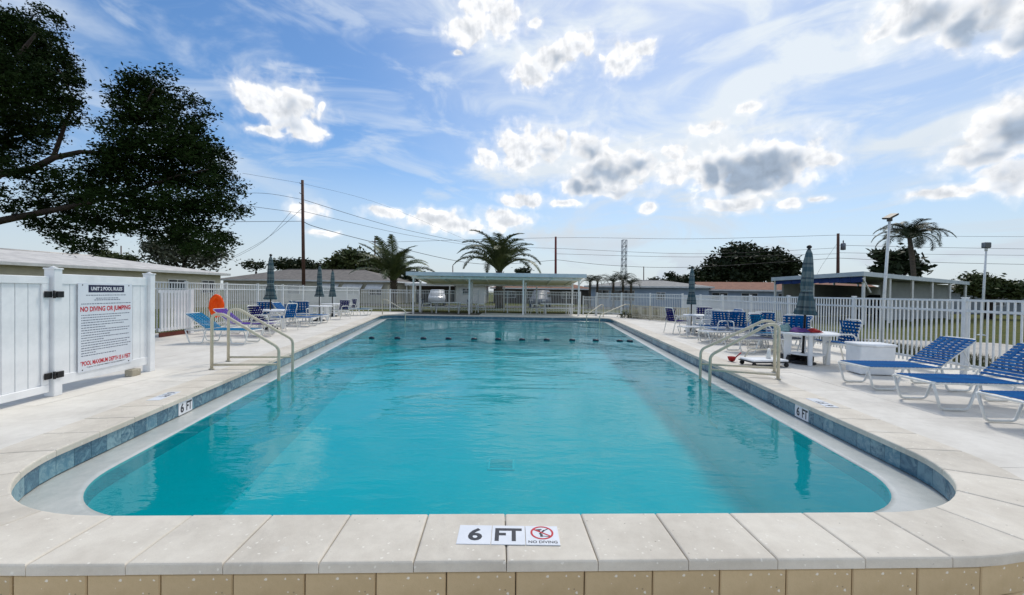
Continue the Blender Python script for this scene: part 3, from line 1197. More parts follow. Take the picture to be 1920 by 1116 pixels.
# ------------------------------------------------------------------ picket fences
def picket_fence(name, label, pts, h, posts, spacing=.108, pw=.023, rails=(.0, .2), low=.17, group='white picket fences round the pool', skip=None, m=M_alu):
    """pts: ground points in order; posts: distances along the line"""
    root = thing(name, label, 'fence', pts[0], 0, group)
    o0 = Vector((pts[0].x, pts[0].y, 0))
    pk = MB().box((0, 0, (low + h) / 2 - .02), (pw, pw, h - low + .04)).mesh('picket', m)
    po = MB().box((0, 0, h / 2 + .02), (.075, .075, h + .04), bev=.004).box((0, 0, h + .05), (.09, .09, .02), bev=.005).mesh('post', m)
    run = 0
    for a, b in zip(pts, pts[1:]):
        a, b = Vector((a.x, a.y, 0)), Vector((b.x, b.y, 0))
        d = b - a
        L = d.length
        u = d / L
        rz = atan2(u.y, u.x)
        for z_ in [h - r_ for r_ in rails] + [low + .06]:
            MB().box((L / 2, 0, z_), (L, .05, .042)).build('rail', m, root, a - o0, (0, 0, rz))
        n = int(L / spacing)
        for k in range(n):
            inst(pk, 'picket', root, a - o0 + u * ((k + .5) * L / n), (0, 0, rz))
        for s_ in posts:
            if run - .01 <= s_ < run + L:
                inst(po, 'post', root, a - o0 + u * (s_ - run), (0, 0, rz))
        run += L
    inst(po, 'post', root, Vector((pts[-1].x, pts[-1].y, 0)) - o0, (0, 0, rz))
    return root


V = lambda x, y, z=0.0: Vector((x, y, z))
picket_fence('picket_fence', 'white picket fence behind the umbrella tables on the gate side', [V(-10.75, 12.2), V(-10.9, 30.4)], 1.66,
             [0, 1.9, 3.9, 5.9, 7.9, 9.9, 11.9, 13.9, 15.9], .112)
picket_fence('picket_fence', 'white picket fence across the far end behind the pavilion', [V(-10.8, 30.5), V(4.9, 30.6)], 1.55, [2.1 * k for k in range(1, 8)], .116)
picket_fence('picket_fence', 'white picket fence at the far corner behind the low railing', [V(5.75, 28.9), V(9.35, 23.4)], 1.5, [0, 2.2, 4.4], .112)
picket_fence('picket_fence', 'white picket fence behind the blue loungers and striped umbrella', [V(9.35, 23.3), V(8.75, 10.9), V(8.45, 4.2)], 1.46,
             [2.4, 4.8, 7.2, 9.6, 12.4, 15.2, 17.8], .108)
gfence = picket_fence('picket_gate', 'lower white picket gate at the far fence beside the pavilion', [V(4.95, 29.6), V(5.7, 29.0)], 1.25, [0], .105, group=None)
gfence['category'] = 'gate'
low = picket_fence('low_railing', 'low cream railing beside the far pool corner', [g(1186, 597), g(1247, 603), g(1290, 607)], .78, [0, 1.6], .115, pw=.026, rails=(.0,), low=.06, group=None, m=M_rail)
low['category'] = 'railing'

# wide-slat section that closes the gap next to the gate
ws = thing('slat_fence', 'white wide-slat fence section next to the privacy fence', 'fence', (-10.55, 13.75, 0), radians(93))
sl = MB().box((0, 0, .80), (.085, .022, 1.24), bev=.003).mesh('slat', M_white)
for k in range(9):
    inst(sl, 'slat', ws, (-.95 + k * .135, 0, 0))
for z_ in (.22, 1.38):
    MB().box((-.42, .025, z_), (1.25, .03, .09)).build('rail', M_white, ws)
MB().box((.27, .0, .72), (.15, .13, 1.44), bev=.006).build('post', M_white, ws)
MB().box((-.42, .03, .07), (1.2, .03, .13)).build('kick_board', M_brown, ws)


# ------------------------------------------------------------------ pool handrails
def handrail(name, label, outer, inner, top, dz=.62, bar=True, r=.027, m=M_rail, group='pool handrails'):
    root = thing(name, label, 'handrail', (outer.x, outer.y, 0), 0, group)
    d = Vector((inner.x - outer.x, inner.y - outer.y, 0))
    L = d.length
    u = d / L
    kink = u * L
    pts = [Vector((0, 0, -.03)), Vector((0, 0, top)), u * (.16 * L) + Vector((0, 0, top)), u * (L - .005) + Vector((0, 0, top - dz)), kink + Vector((0, 0, -.9)),
           kink - u * .25 + Vector((0, 0, -1.05))]
    MB().tube(fillet(pts, [0, .16, .16, .16, .12, 0], 7), r, 12).build('tube', m, root)
    if bar:
        MB().tube([Vector((0, 0, .085)), kink + Vector((0, 0, .085))], r * .8, 10).build('cross_bar', m, root)
    MB().lathe([(.05, .0085), (.05, .016), (.03, .022)], 16).build('escutcheon', m, root)
    return root


def g2(px, py, Z):
    p = at(px, py, Z)
    return V(p.x, p.y)


handrail('handrail', 'near rail of the cream pair on the gate side', g2(397, 690, 7.85), g2(523, 690, 8.0), 1.02)
handrail('handrail', 'far rail of the cream pair on the gate side', g2(428, 680, 8.75), g2(549, 680, 8.9), 1.07)
handrail('handrail', 'near rail of the cream pair by the umbrella table', g2(1459, 700, 7.62), g2(1331, 690, 8.05), .98)
handrail('handrail', 'far rail of the cream pair by the umbrella table', g2(1452, 690, 8.35), g2(1313, 683, 8.72), 1.0)
handrail('handrail', 'thin sloping rail at the far pool corner left of the pavilion', g(717, 590), g2(760, 596, 24.6), .95, .62, bar=False, r=.028)
handrail('handrail', 'thin sloping rail at the far pool edge by the picket gate', g2(1131, 592, 27.2), g2(1100, 592, 26.0), .78, .6, bar=False, r=.028)
handrail('handrail', 'long sloping rail at the far pool corner by the low railing', g2(1181, 596, 26.2), g2(1124, 600, 24.8), .85, .62, bar=False, r=.028)

# lane rope with floats
lp = [(697, 633), (745, 633.5), (794, 634), (841, 634.5), (889, 635), (934, 635.5), (979, 636), (1025, 636.5), (1073, 637), (1117, 637.5), (1162, 638.5), (1181, 639)]
lw = [g(x, y, WZ + .03) for x, y in lp]
rope = thing('lane_rope', 'rope of dark floats strung across the far pool', 'rope', (lw[0].x, lw[0].y, WZ))
o0 = Vector((lw[0].x, lw[0].y, WZ))
MB().tube([p - o0 + Vector((0, 0, -.055)) for p in lw], .009, 6).build('cord', M_wire, rope)
M_float = mat('float_blue', lin((20, 40, 64)), lin((14, 30, 50)), 4, .4)
fl = MB().lathe([(.02, -.11), (.05, -.08), (.055, 0), (.05, .08), (.02, .11)], 12).mesh('float', M_float)
for p in lw:
    inst(fl, 'float', rope, p - o0 + Vector((0, 0, -.02)), (0, pi / 2, rnd.uniform(-.4, .4)))


# ------------------------------------------------------------------ strap furniture
LOUNGE_STRAP, CHAIR_STRAP = {}, {}
W_L = .62


def lounger(label, loc, rz, back=32, m=M_blue, group='strap sun loungers'):
    """x runs from the foot (0) to the head (1.92); z seat .36"""
    root = thing('sun_lounger', label, 'lounger', (loc[0], loc[1], .004), rz, group)
    h, r = .36, .017
    hx = 1.18
    w = W_L / 2
    c, s_ = cos(radians(back)), sin(radians(back))
    bt = Vector((hx + .76 * c, 0, h + .76 * s_))
    MB().tube(fillet([(hx + .55, -w, h), (0, -w, h), (0, w, h), (hx + .55, w, h)], [0, .07, .07, 0], 4), r, 8).build('seat_frame', M_frame, root)
    MB().tube(fillet([(hx, -w + .035, h + .01), (bt.x, -w + .035, bt.z), (bt.x, w - .035, bt.z), (hx, w - .035, h + .01)], [0, .07, .07, 0], 4), r * .95, 8).build('back_frame', M_frame, root)
    for sy in (-1, 1):
        for a in (.03, hx + .02):
            MB().tube(fillet([(a - .01, sy * w, h), (a + .09, sy * w, r), (a + .44, sy * w, r), (a + .56, sy * w, h)], [0, .07, .07, 0], 4), r, 8).build('leg', M_frame, root)
    MB().tube([(.5, -w, h - .02), (.5, w, h - .02)], .013, 6).build('stretcher', M_frame, root)
    if back > 5:
        MB().tube(fillet([(hx + .5 * c, -w + .05, h + .5 * s_), (hx + .52, -w + .05, h + .03), (hx + .52, w - .05, h + .03), (hx + .5 * c, w - .05, h + .5 * s_)], .03, 3), .011, 6).build('back_prop', M_frame, root)
    key = m.name
    if key not in LOUNGE_STRAP:
        LOUNGE_STRAP[key] = (MB().box((0, 0, 0), (.046, W_L + .042, .006), bev=.002).mesh('strap', m), MB().box((0, 0, 0), (.044, W_L - .03, .006), bev=.002).mesh('strap', m))
    ms, mk_ = LOUNGE_STRAP[key]
    n = 19
    for k in range(n):
        inst(ms, 'strap', root, (.075 + k * (hx - .10) / (n - 1), 0, h + .018))
    n = 12
    for k in range(n):
        d = .06 + k * .645 / (n - 1)
        inst(mk_, 'strap', root, (hx + d * c - .016 * s_, 0, h + .01 + d * s_ + .016 * c), (0, -radians(back), 0))
    for y_ in (-.18, -.06, .06, .18):                   # lengthwise straps woven through the back
        inst(MB().box((0, 0, 0), (.34, .06, .005)).mesh('strap', m), 'strap', root, (hx + .55 * c - .021 * s_, y_, h + .01 + .55 * s_ + .021 * c), (0, -radians(back), 0))
    return root


def chair(label, loc, rz, m=M_blue, group='strap chairs', lean=14):
    """faces +x; seat .42"""
    root = thing('patio_chair', label, 'chair', (loc[0], loc[1], .004), rz, group)
    root.scale = (1.1, 1.1, 1.1)
    w, h, r = .28, .41, .015
    c, s_ = cos(radians(90 + lean)), sin(radians(90 + lean))
    B0 = Vector((-.24, 0, h))
    T = B0 + Vector((c, 0, s_)) * .50
    for sy in (-1, 1):
        MB().tube(fillet([(.30, sy * w, r), (.20, sy * w, .62), (-.22, sy * w, .62), (-.36, sy * w, r)], [0, .09, .09, 0], 5), r, 8).build('leg', M_frame, root)
    MB().tube(fillet([(-.24, -w, h - .01), (.24, -w, h + .02), (.24, w, h + .02), (-.24, w, h - .01)], [0, .05, .05, 0], 4), r, 8).build('seat_frame', M_frame, root)
    MB().tube(fillet([(B0.x, -w + .03, h), (T.x, -w + .03, T.z), (T.x, w - .03, T.z), (B0.x, w - .03, h)], [0, .07, .07, 0], 4), r, 8).build('back_frame', M_frame, root)
    key = m.name
    if key not in CHAIR_STRAP:
        CHAIR_STRAP[key] = (MB().box((0, 0, 0), (.046, 2 * w + .03, .006), bev=.002).mesh('strap', m),
                            MB().box((0, 0, 0), (.44, .05, .005)).mesh('strap', m))
    a, b = CHAIR_STRAP[key]
    for k in range(8):
        x_ = -.21 + k * .06
        inst(a, 'strap', root, (x_, 0, h + .022 + (x_ + .24) * .06))
    for k in range(7):
        d = .06 + k * .065
        p = B0 + Vector((c, 0, s_)) * d
        inst(a, 'strap', root, (p.x + .016, 0, p.z), (0, radians(lean - 90), 0), (1, .93, 1))
    for k in range(5):
        p = B0 + Vector((c, 0, s_)) * .26
        inst(b, 'strap', root, (p.x + .020, -.2 + k * .1, p.z), (0, radians(lean - 90), 0))
    return root


def round_table(label, loc, d=1.2, h=.72, group='round white patio tables'):
    root = thing('patio_table', label, 'table', (loc[0], loc[1], .004), rnd.uniform(0, 1), group)
    R = d / 2
    MB().lathe([(R - .03, h - .045), (R, h - .04), (R, h - .008), (R - .015, h), (R - .06, h - .004), (.03, h - .004)], 36).build('table_top', M_white, root)
    for k in range(4):
        a = k * pi / 2 + .4
        lg = MB()
        lg.add([Vector((x_, y_, z_)) for x_, z_, in ((.28, h - .046), (.43, h - .046), (.43, 0), (.31, 0)) for y_ in (-.035, .035)],
               [(0, 2, 3, 1), (2, 4, 5, 3), (4, 6, 7, 5), (6, 0, 1, 7), (0, 6, 4, 2), (1, 3, 5, 7)])
        lg.build('leg', M_white, root, (0, 0, 0), (0, 0, a))
    MB().lathe([(.30, .20), (.33, .20), (.33, .225), (.30, .225)], 20).build('leg_ring', M_white, root)
    return root


m = bpy.data.materials.new('umbrella_stripe')
m.use_nodes = True
t = NT(m.node_tree.nodes, m.node_tree.links)
tc = t.n.new('ShaderNodeTexCoord')
sp = t.n.new('ShaderNodeSeparateXYZ')
t.put(sp.inputs[0], tc.outputs['Object'])
fz = t.m('FRACT', t.m('MULTIPLY', sp.outputs[2], 3.1))
s1 = t.m('MULTIPLY', t.step(fz, .30, .36), t.step(fz, .62, .68, 1, 0))
s2 = t.m('MULTIPLY', t.step(fz, .80, .83), t.step(fz, .92, .95, 1, 0))
ang = t.m('FRACT', t.m('MULTIPLY', t.m('ARCTAN2', sp.outputs[1], sp.outputs[0]), 2.55))
s3 = t.step(ang, .62, .70)
nz = t.noise(tc.outputs['Object'], 12, 5).outputs['Fac']
cl_ = t.mix(t.m('MULTIPLY', s1, .75), lin((108, 122, 124)), lin((50, 78, 90)))
cl_ = t.mix(t.m('MULTIPLY', s2, .8), cl_, lin((52, 62, 74)))
cl_ = t.mix(t.m('MULTIPLY', s3, .35), cl_, lin((58, 98, 108)))
cl_ = t.v('MULTIPLY', cl_, t.m('ADD', .8, t.m('MULTIPLY', nz, .4)))
b = t.n['Principled BSDF']
t.put(b.inputs['Base Color'], cl_)
b.inputs['Roughness'].default_value = .85
M_umb = m


def umbrella(label, loc, top, bottom, wide=.21, tilt=0.0, group='closed striped umbrellas'):
    root = thing('patio_umbrella', label, 'umbrella', (loc[0], loc[1], .004), rnd.uniform(0, 6), group)
    root.rotation_euler = (0, tilt, 0)
    H = top - bottom
    MB().tube([(0, 0, .02), (0, 0, top - .08)], .024, 10).build('pole', M_black, root)
    prof = [(.030, top - .09), (.066, top - .08 * H - .06), (.100, top - .25 * H), (.118, top - .45 * H), (.125, top - .60 * H), (.112, top - .655 * H), (.150, top - .76 * H),
            (.185, top - .90 * H), (wide, bottom + .03), (wide * .92, bottom)]
    jit = [rnd.uniform(.75, 1.2) for _ in range(8)]

    def fold(a, i, r_):
        k = (.22 + .34 * min(1, i / 7))
        w_ = abs(sin(a * 4)) ** .8
        q = jit[int(a / (2 * pi) * 8) % 8]
        return r_ * (1 - k * w_ * q)
    prof2 = []
    for (a, b), (c, d) in zip(prof, prof[1:]):
        for f in (0, .5):
            prof2.append((a + (c - a) * f, b + (d - b) * f))
    prof2.append(prof[-1])

    def fold2(a, i, r_):
        return fold(a, i / 2, r_) * (1 + .04 * sin(i * 1.7 + a * 3))
    MB().lathe(prof2, 96, fn=fold2).build('canopy', M_umb, root)
    MB().lathe([(.106, top - .67 * H), (.114, top - .655 * H), (.106, top - .64 * H)], 20).build('tie', M_umb, root)
    MB().lathe([(.012, top - .10), (.05, top - .06), (.052, top - .035), (.02, top - .005), (.004, top)], 14).build('finial', M_black, root)
    MB().lathe([(.26, 0), (.26, .04), (.10, .07), (.05, .22), (.03, .24)], 24).build('base', M_black, root)
    return root


# right side: three loungers in front, table set, far group
lounger('blue strap lounger with raised back beside the white bin', (5.72, 7.16), radians(-1), 38, M_blue)
lounger('blue strap lounger second from the camera, beneath the watching fence', (5.62, 5.98), radians(-3), 41, M_blue)
bpy.data.objects['sun_lounger.001']['label'] = 'blue strap lounger between the bin-side lounger and the cropped one'
lounger('blue strap lounger cut off by the frame edge', (5.64, 4.86), radians(-2), 38, M_blue)
TB = g2(1512, 681, 9.5)
round_table('round white table under the big striped umbrella with towels on it', TB, 1.2, .70)
umbrella('big closed striped umbrella through the table with towels', TB + V(-.08, .02), 2.64, 1.08, .23, radians(2.2))
chair('blue woven chair between the towel table and the white bin', g2(1562, 682, 9.5), radians(172), M_blue)
chair('blue chair behind the towel table, against the fence', V(7.5, 11.2), radians(-120), M_blue)
chair('teal chair behind the towel table near its folded loungers', V(7.0, 11.6), radians(-60), M_teal)
bn_ = thing('storage_bin', 'square white storage bin behind the first lounger', 'bin', (*g2(1630, 705, 8.35).xy, .004), radians(-8))
MB().box((0, 0, .28), (.60, .46, .54), bev=.015).build('body', M_white, bn_)
MB().box((0, 0, .575), (.65, .51, .045), bev=.015).build('lid', M_white, bn_)
MB().box((0, -.265, .56), (.14, .02, .025), bev=.004).build('handle', M_white, bn_)


def cloth(name, label, c, sx, sy, h, m, seed):
    r_ = random.Random(seed)
    n = 14
    mb = MB()
    ph = [r_.uniform(0, 6) for _ in range(6)]
    vs, fs = [], []
    for i in range(n):
        for j in range(n):
            u, v = i / (n - 1) * 2 - 1, j / (n - 1) * 2 - 1
            e = max(0, 1 - u * u) * max(0, 1 - v * v)
            z = e ** .6 * h * (.75 + .3 * sin(5 * u + ph[0]) * sin(4 * v + ph[1]) + .2 * sin(9 * u + 6 * v + ph[2]))
            vs.append((u * sx * (1 + .12 * sin(4 * v + ph[3])), v * sy * (1 + .12 * sin(4 * u + ph[4])), max(z, 0) + .004))
    for i in range(n - 1):
        for j in range(n - 1):
            fs.append((i * n + j, (i + 1) * n + j, (i + 1) * n + j + 1, i * n + j + 1))
    mb.add(vs, fs, True)
    return tag(mb.build(name, m, None, c), label, 'towel', 'towels on the umbrella table')


cloth('towel', 'crumpled purple towel on the umbrella table', (TB.x - .22, TB.y - .05, .708), .2, .17, .1, M_purplecloth, 1)
cloth('towel', 'crumpled red towel on the umbrella table', (TB.x + .06, TB.y - .1, .708), .15, .13, .09, M_redsh, 2)
cloth('towel', 'grey-green towel heaped at the edge of the umbrella table', (TB.x - .42, TB.y + .1, .708), .11, .17, .17, M_tealcloth, 3)

# wheeled platform lying by the handrail
wp_ = thing('wheeled_platform', 'low white wheeled platform with black rim behind the handrail', 'platform', (*g2(1432, 686, 9.1).xy, .004), radians(6))
MB().box((0, 0, .13), (.8, .45, .05), bev=.015).build('deck_board', M_white, wp_)
MB().box((0, 0, .10), (.84, .49, .02), bev=.005).build('rim', M_black, wp_)
for sx in (-.36, .36):
    for sy in (-.2, .2):
        MB().tube([(sx, sy - .018, .045), (sx, sy + .018, .045)], .045, 12).build('wheel', M_black, wp_)
MB().tube([(.1, .0, .15), (.16, .05, .36)], [.05, .03], 10).build('lever', M_frame, wp_)
MB().tube(fillet([(-.3, .2, .15), (-.2, .2, .32), (.45, .2, .32), (.5, .2, .15)], .08, 4), .014, 8).build('hoop', M_rail, wp_)
bx_ = thing('equipment_case', 'black equipment case on the deck under the umbrella table', 'case', (*g2(1492, 682, 9.75).xy, .004), radians(5))
MB().box((0, 0, .075), (.62, .36, .13), bev=.02).build('body', M_black, bx_)
MB().box((0, 0, .155), (.60, .34, .03), bev=.012).build('lid', M_black, bx_)
for sx in (-.24, .24):
    MB().tube([(sx, -.19, .03), (sx, -.16, .03)], .03, 10).build('wheel', M_black, bx_)
bk = thing('plastic_scoop', 'small brick-red scoop on the deck behind the handrail', 'scoop', (*g2(1372, 676, 9.6).xy, .004), 0)
MB().lathe([(.02, 0), (.06, .02), (.09, .10), (.085, .11), (.05, .04), (.01, .02)], 14).build('bowl', M_redsh, bk)
MB().tube([(.08, 0, .09), (.22, .02, .2)], .013, 8).build('handle', M_redsh, bk)

# further group on the right
RT = V(7.25, 16.6)
round_table('round white table by the far striped umbrella beyond the handrail', RT, 1.1)
umbrella('small closed striped umbrella by the far fence corner', V(7.28, 17.3), 2.66, 1.1, .20)
chair('navy chair at the far table, its back to the pool', V(6.35, 16.3), 0.2, M_navy)
chair('navy chair on the fence side of the far table', V(7.9, 17.6), radians(-120), M_navy)
chair('white-strapped chair on the near side of the far table', V(7.1, 15.5), radians(95), M_grey)
lounger('flat white lounger nearest the far table, its foot to the pool', (5.95, 15.0), radians(2), 0, M_grey)
lounger('flat white lounger in front of the blue ones', (5.9, 13.2), radians(3), 2, M_grey)
lounger('blue lounger with low back behind the handrail', (6.5, 14.1), radians(4), 26, M_blue)
lounger('blue lounger with high back along the fence', (6.9, 12.2), radians(8), 48, M_blue)
lounger('flat grey lounger closest to the far handrail', (5.75, 11.2), radians(6), 0, M_slate)
lounger('blue lounger upright against the fence posts', (6.75, 15.7), radians(0), 55, M_blue)

chair('blue chair nearest the pool in the group beyond the handrail', V(6.45, 13.6), radians(-150), M_blue)
chair('blue chair in the middle of the group beyond the handrail', V(7.15, 13.3), radians(-95), M_blue)
chair('blue chair closest to the fence in the group beyond the handrail', V(7.85, 13.0), radians(-100), M_blue)
chair('navy chair between the towel table and the group beyond the handrail', V(7.3, 12.2), radians(-70), M_navy)

# left side
lounger('teal lounger nearest the slat fence', (-7.0, 11.7), radians(178), 35, M_teal)
lounger('purple lounger in front of the orange float', (-7.7, 13.7), radians(177), 38, M_purple)
chair('navy high-backed chair in front of the first umbrella table', V(-7.75, 13.5), radians(-4), M_navy, lean=22)
T1 = V(-8.95, 15.9)
round_table('round white table under the nearest of the three umbrellas on the gate side', T1)
umbrella('tallest closed umbrella on the gate side', T1 + V(-.05, 0), 2.80, 1.10, .24)
chair('blue chair turned to the first umbrella table', V(-8.25, 15.35), radians(170), M_blue)
chair('blue chair beyond the first umbrella table, by the fence', V(-9.7, 16.9), radians(-50), M_blue)
lounger('blue lounger with high back beyond the first umbrella table', (-7.95, 17.3), radians(178), 50, M_blue)
lounger('blue lounger with its back laid low beyond the first umbrella table', (-8.2, 18.9), radians(178), 12, M_blue)
T2 = V(-9.3, 20.6)
round_table('round white table under the middle umbrella on the gate side', T2)
umbrella('middle closed umbrella on the gate side', T2, 2.72, 1.15, .24)
chair('teal chair beside the middle umbrella table', V(-9.75, 19.6), radians(40), M_teal)
chair('navy chair facing the camera at the middle umbrella table', V(-8.7, 21.6), radians(-110), M_navy)
T3 = V(-10.1, 24.0)
round_table('round white table under the farthest umbrella on the gate side', T3)
umbrella('farthest closed umbrella on the gate side', T3, 2.66, 1.1, .22)
chair('navy chair at the farthest umbrella table', V(-9.4, 24.6), radians(-140), M_navy)
lounger('flat teal lounger at the far pool corner', (-8.4, 25.4), radians(180), 0, M_teal)

chair('blue chair turned to the camera between the first and middle tables', V(-9.0, 18.1), radians(-75), M_blue)

# orange ring float leaning on the fence behind the purple lounger
fo = at(406, 569, 14.4)
fr_ = thing('ring_float', 'bright orange oval float propped behind the purple lounger', 'float', (fo.x, fo.y, .46), radians(20))
tor = MB()
n1, n2 = 36, 12
vs, fs = [], []
for i in range(n1):
    a = 2 * pi * i / n1
    ru, rv = .14, .31
    for k in range(n2):
        b = 2 * pi * k / n2
        rr_ = .085 * (1 + .05 * sin(a * 8))
        vs.append(((ru + rr_ * cos(b)) * cos(a), rr_ * sin(b), .44 + (rv + rr_ * cos(b)) * sin(a)))
for i in range(n1):
    for k in range(n2):
        fs.append((i * n2 + k, ((i + 1) % n1) * n2 + k, ((i + 1) % n1) * n2 + (k + 1) % n2, i * n2 + (k + 1) % n2))
tor.add(vs, fs, True)
tor.build('ring', M_orange, fr_)
pad = MB()
for k in range(3):
    pad.tube([(-.06 + .06 * k, 0, .44 - .30 + .03 * abs(k - 1)), (-.06 + .06 * k, 0, .44 + .30 - .03 * abs(k - 1))], .062, 10)
pad.build('cushion', M_orange, fr_)


# ------------------------------------------------------------------ pavilion at the far end
pv_ = thing('pavilion', 'open white pavilion with flat roof across the far end', 'pavilion', (0, 27.6, 0))
yF, yB = 27.3, 33.2
fl_, fr2 = at(762, 517, yF), at(1099, 519.5, yF)
zF = (fl_.z + fr2.z) / 2
zBk = zF - .42
x0, x1 = fl_.x, fr2.x
L0 = Vector((0, 27.6, 0))


def slab(name, pts8, m, parent):
    MB().add(pts8, [(3, 2, 1, 0), (4, 5, 6, 7), (0, 1, 5, 4), (1, 2, 6, 5), (2, 3, 7, 6), (3, 0, 4, 7)]).build(name, m, parent)


slab('roof', [(x0, yF - 27.6, zF + .02), (x1, yF - 27.6, zF + .02), (x1 - .2, yB - 27.6, zBk + .02), (x0 + .2, yB - 27.6, zBk + .02),
              (x0, yF - 27.6, zF + .12), (x1, yF - 27.6, zF + .12), (x1 - .2, yB - 27.6, zBk + .12), (x0 + .2, yB - 27.6, zBk + .12)], M_soffit, pv_)
MB().box(((x0 + x1) / 2, yF - 27.6 - .02, zF + .10), (x1 - x0 + .06, .05, .24), bev=.01).build('fascia', M_roofmetal, pv_)
for k in range(8):
    xx = x0 + .6 + (x1 - x0 - 1.2) * k / 7
    MB().beam((xx, yF - 27.5, zF - .03), (xx * .985, yB - 27.7, zBk - .03), .06, .10).build('rafter', M_soffit, pv_)
for py_, zz in ((27.95, zF - .12), (32.6, zBk - .06)):
    MB().box(((x0 + x1) / 2, py_ - 27.6, zz), (x1 - x0 - .4, .09, .14)).build('beam', M_trim, pv_)
for px_ in (775, 880, 981, 1085):
    p = at(px_, 560, 27.95)
    MB().box((p.x, p.y - 27.6, (zF - .18) / 2), (.11, .11, zF - .18), bev=.006).build('post', M_trim, pv_)
for px_ in (788, 884.5, 985.5, 1073):
    p = at(px_, 560, 30.1)
    hh = zF - .30
    MB().box((p.x, p.y - 27.6, hh / 2), (.12, .12, hh), bev=.006).build('post', M_trim, pv_)
for px_ in (945, 1006):
    p = at(px_, 560, 32.6)
    MB().box((p.x, p.y - 27.6, (zBk - .12) / 2), (.09, .09, zBk - .12)).build('post', M_trim, pv_)


def long_table(label, loc, L, group='long tables under the pavilion'):
    r_ = thing('picnic_table', label, 'table', loc, 0, group)
    MB().box((0, 0, .73), (L, .75, .05), bev=.008).build('table_top', M_trim, r_)
    for sx in (-1, 1):
        MB().beam((sx * L * .38, -.3, .72), (sx * L * .38, .3, .0), .07, .05).build('leg', M_trim, r_)
        MB().beam((sx * L * .38 + .08, .3, .72), (sx * L * .38 + .08, -.3, .0), .07, .05).build('leg', M_trim, r_)
    for sy in (-1, 1):
        MB().box((0, sy * .7, .44), (L, .26, .04), bev=.006).build('bench', M_trim, r_)
    return r_


long_table('long white table under the left half of the pavilion', (*g2(838, 570, 28.9).xy, .004), 2.0)
long_table('long white table under the right end of the pavilion', (*g2(1044, 576, 28.9).xy, .004), 2.2)
chair('slate chair left of the long pavilion table', V(*g2(801, 570, 28.6).xy), 0.1, M_slate)
chair('slate chair right of the first long pavilion table', V(*g2(869, 570, 28.6).xy), radians(180), M_slate)
chair('slate chair with leaned back in mid pavilion', V(*g2(902, 570, 28.4).xy), radians(5), M_slate, lean=24)
chair('slate chair in the shade beside the right pavilion table', V(*g2(1003, 572, 28.6).xy), radians(12), M_slate)


# ------------------------------------------------------------------ houses
def house(name, label, p0, p1, depth, eave, ridge, wall_m, roof_m, over=.5, roof='hip', windows=(), doors=(), base=-.06, awn=(), gable_win=False, shingle=True):
    """front wall from p0 (left) to p1 (right) as seen by the camera, going back by depth"""
    p0, p1 = Vector((p0[0], p0[1], 0)), Vector((p1[0], p1[1], 0))
    d = p1 - p0
    L = d.length
    rz = atan2(d.y, d.x)
    root = thing(name, label, 'house', (p0.x, p0.y, base), rz)
    e = eave - base
    MB().box((L / 2, depth / 2, e / 2), (L, depth, e)).build('wall', wall_m, root)
    o_ = over
    A = [(-o_, -o_), (L + o_, -o_), (L + o_, depth + o_), (-o_, depth + o_)]
    rg = ridge - base
    if roof == 'hip':
        run = min(L, depth) / 2 + o_
        if L >= depth:
            R = [(-o_ + run, depth / 2), (L + o_ - run, depth / 2)]
        else:
            R = [(L / 2, -o_ + run), (L / 2, depth + o_ - run)]
    else:
        R = [(-o_, depth / 2), (L + o_, depth / 2)]
    zb = e - .02
    vs = [(x_, y_, zb) for x_, y_ in A] + [(x_, y_, zb + .14) for x_, y_ in A] + [(x_, y_, rg) for x_, y_ in R]
    if L >= depth or roof == 'gable':
        fs = [(3, 2, 1, 0), (0, 1, 5, 4), (1, 2, 6, 5), (2, 3, 7, 6), (3, 0, 4, 7), (4, 5, 9, 8), (5, 6, 9), (6, 7, 8, 9), (7, 4, 8)]
    else:
        fs = [(3, 2, 1, 0), (0, 1, 5, 4), (1, 2, 6, 5), (2, 3, 7, 6), (3, 0, 4, 7), (4, 5, 8), (5, 6, 9, 8), (6, 7, 9), (7, 4, 8, 9)]
    rf = MB().add(vs, fs).build('roof', roof_m, root)
    fb_ = MB()
    cs = A + [A[0]]
    for a, b in zip(cs, cs[1:]):
        a3, b3 = Vector((*a, zb + .06)), Vector((*b, zb + .06))
        fb_.beam(a3, b3, .03, .17)
    fb_.build('fascia', M_trim, rf)
    if shingle and roof != 'gable' and L >= depth:          # ridge cap
        MB().tube([Vector((*R[0], rg + .01)), Vector((*R[1], rg + .01))], .06, 6).build('ridge_cap', roof_m, rf)
    for fx, z_, w_, h_ in windows:
        wv = inst(None, 'window', root, (fx * L, -.01, z_ - base))
        MB().box((0, -.02, 0), (w_, .04, h_)).build('pane', M_glass, wv)
        for zz in (-h_ / 2, h_ / 2):
            MB().box((0, -.035, zz), (w_ + .1, .06, .06)).build('frame', M_trim, wv)
        for xx in (-w_ / 2, 0, w_ / 2):
            MB().box((xx, -.036, 0), (.05, .058, h_ - .06)).build('frame', M_trim, wv)
    for fx, w_, h_ in doors:
        dv = MB().box((0, -.03, h_ / 2), (w_, .06, h_)).build('door', M_trim, root, (fx * L, 0, 0))
        MB().lathe([(.03, 0), (.03, .05)], 8).build('handle', M_dark, dv, (w_ * .4, -.1, 1.0), (pi / 2, 0, 0))
    for fx, z_, w_, dp in awn:
        av = inst(None, 'awning', root, (fx * L, 0, z_ - base))
        n_ = max(4, int(w_ / .3))
        for k in range(n_):
            xx = -w_ / 2 + (k + .5) * w_ / n_
            MB().beam((xx, -.02, .0), (xx, -dp, -dp * .75), w_ / n_ - .012, .03, up=(0, .6, 1)).build('slat', M_trim, av)
    return root



